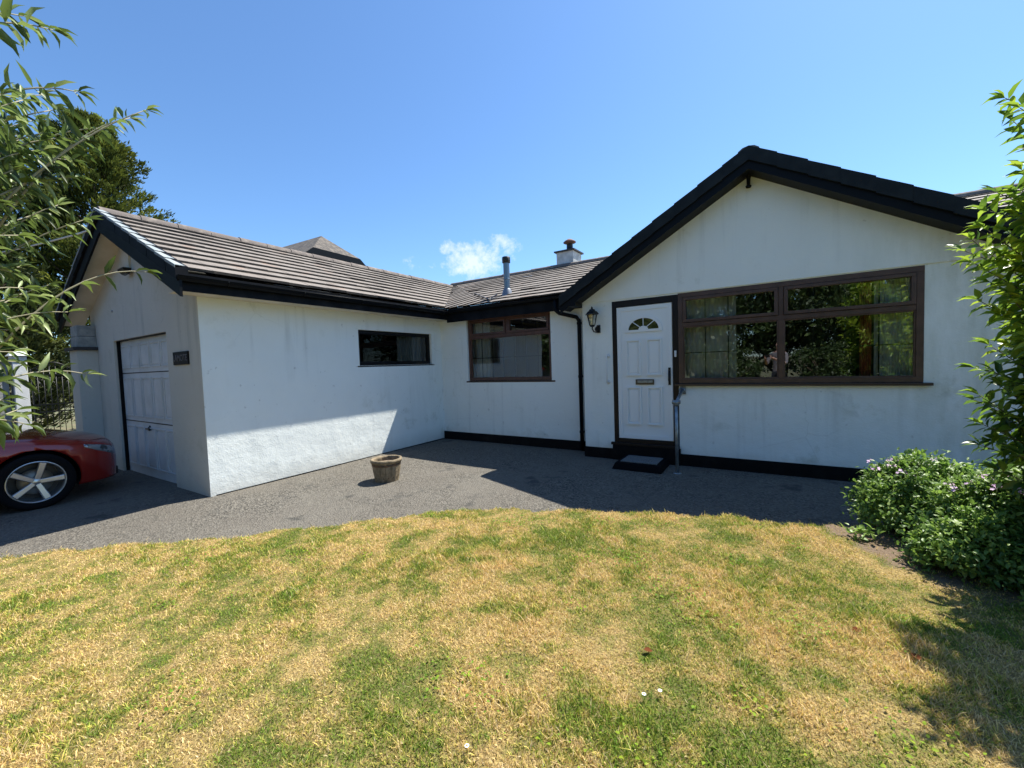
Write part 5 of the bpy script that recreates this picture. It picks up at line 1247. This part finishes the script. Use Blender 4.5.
PZ = -.17; fwd = Vector((-math.sin(YAW), math.cos(YAW), 0)); rgt = Vector((math.cos(YAW), math.sin(YAW), 0)); PB = Vector((CAM.x, CAM.y, 0))-fwd*.46-rgt*.10
def pp(r, f, z): v = PB+rgt*r+fwd*f; return (v.x, v.y, PZ+z)
pts = [pp(0,0,.93), pp(0,-.01,1.10), pp(0,-.02,1.28), pp(0,-.02,1.42), pp(0,0,1.50), pp(0,.01,1.60), pp(0,.02,1.70),
       pp(.19,-.02,1.38), pp(.25,.08,1.14), pp(.12,.34,1.27), pp(.08,.39,1.31), pp(-.19,-.02,1.38), pp(-.25,.08,1.14), pp(-.12,.34,1.27), pp(-.08,.39,1.31),
       pp(.10,0,.86), pp(.12,.02,.48), pp(.13,-.01,.08), pp(.14,.14,.035), pp(-.10,0,.86), pp(-.12,.02,.48), pp(-.13,-.01,.08), pp(-.14,.14,.035)]
edg = [(0,1),(1,2),(2,3),(3,4),(4,5),(5,6),(3,7),(7,8),(8,9),(9,10),(3,11),(11,12),(12,13),(13,14),(0,15),(15,16),(16,17),(17,18),(0,19),(19,20),(20,21),(21,22)]
rad = [(.15,.11),(.145,.10),(.165,.11),(.12,.09),.052,.085,.075,.062,.043,.028,.03,.062,.043,.028,.03,.095,.062,.045,.038,.095,.062,.045,.038]
po = skin_mesh(pts, edg, rad, 'person', ['skin', 'shirt', 'trousers', 'hair', 'shoe'], None)
for p in po.data.polygons:
    c = p.center; z = c.z-PZ; q = Vector((c.x, c.y, 0))-PB; f_ = q.dot(fwd); r_ = abs(q.dot(rgt))
    if z < .09: p.material_index = 4
    elif z < .98: p.material_index = 2
    elif z < 1.44 and not (f_ > .12 and z > 1.1): p.material_index = 1
    elif z > 1.50 and (f_ < -.01 or z > 1.69): p.material_index = 3
attach(po, None)
tag(po, 'person standing on the lawn holding up a phone to photograph the bungalow', 'person')
# fingers and thumbs closing on the phone are part of the same continuous body object
def join_into(a, b):
    bm_ = bmesh.new(); bm_.from_mesh(a.data); m_ = b.data.copy(); m_.transform(Matrix.Translation(b.location-a.location)); bm_.from_mesh(m_); bm_.to_mesh(a.data); bm_.free(); bpy.data.objects.remove(b)
for sg in (1, -1):
    for k in range(4):
        z = 1.355-.02*k; L_ = (.95, 1, .95, .8)[k]
        fo_ = skin_mesh([pp(sg*.085, .395, 1.30+.008*(3-k)), pp(sg*.088, .425*1.0, z), pp(sg*(.088-.02*L_), .442, z+.004), pp(sg*(.088-.034*L_), .438, z+.004)], [(0,1),(1,2),(2,3)], [.010,.009,.008,.007], 'finger', ['skin'], None, 1); attach(fo_, None); join_into(po, fo_)
    fo_ = skin_mesh([pp(sg*.08, .385, 1.30), pp(sg*.085, .40, 1.335), pp(sg*.06, .418, 1.345)], [(0,1),(1,2)], [.012,.010,.008], 'thumb', ['skin'], None, 1); attach(fo_, None); join_into(po, fo_)
mb = MB(); a = [pp(-.076, .425, 1.322), pp(.076, .425, 1.322), pp(.076, .433, 1.322), pp(-.076, .433, 1.322), pp(-.076, .425, 1.394), pp(.076, .425, 1.394), pp(.076, .433, 1.394), pp(-.076, .433, 1.394)]
mb.hexa(a); tag(mb.build('phone', 'phone', bevel=.003), 'dark phone held up in both hands by the person', 'phone')
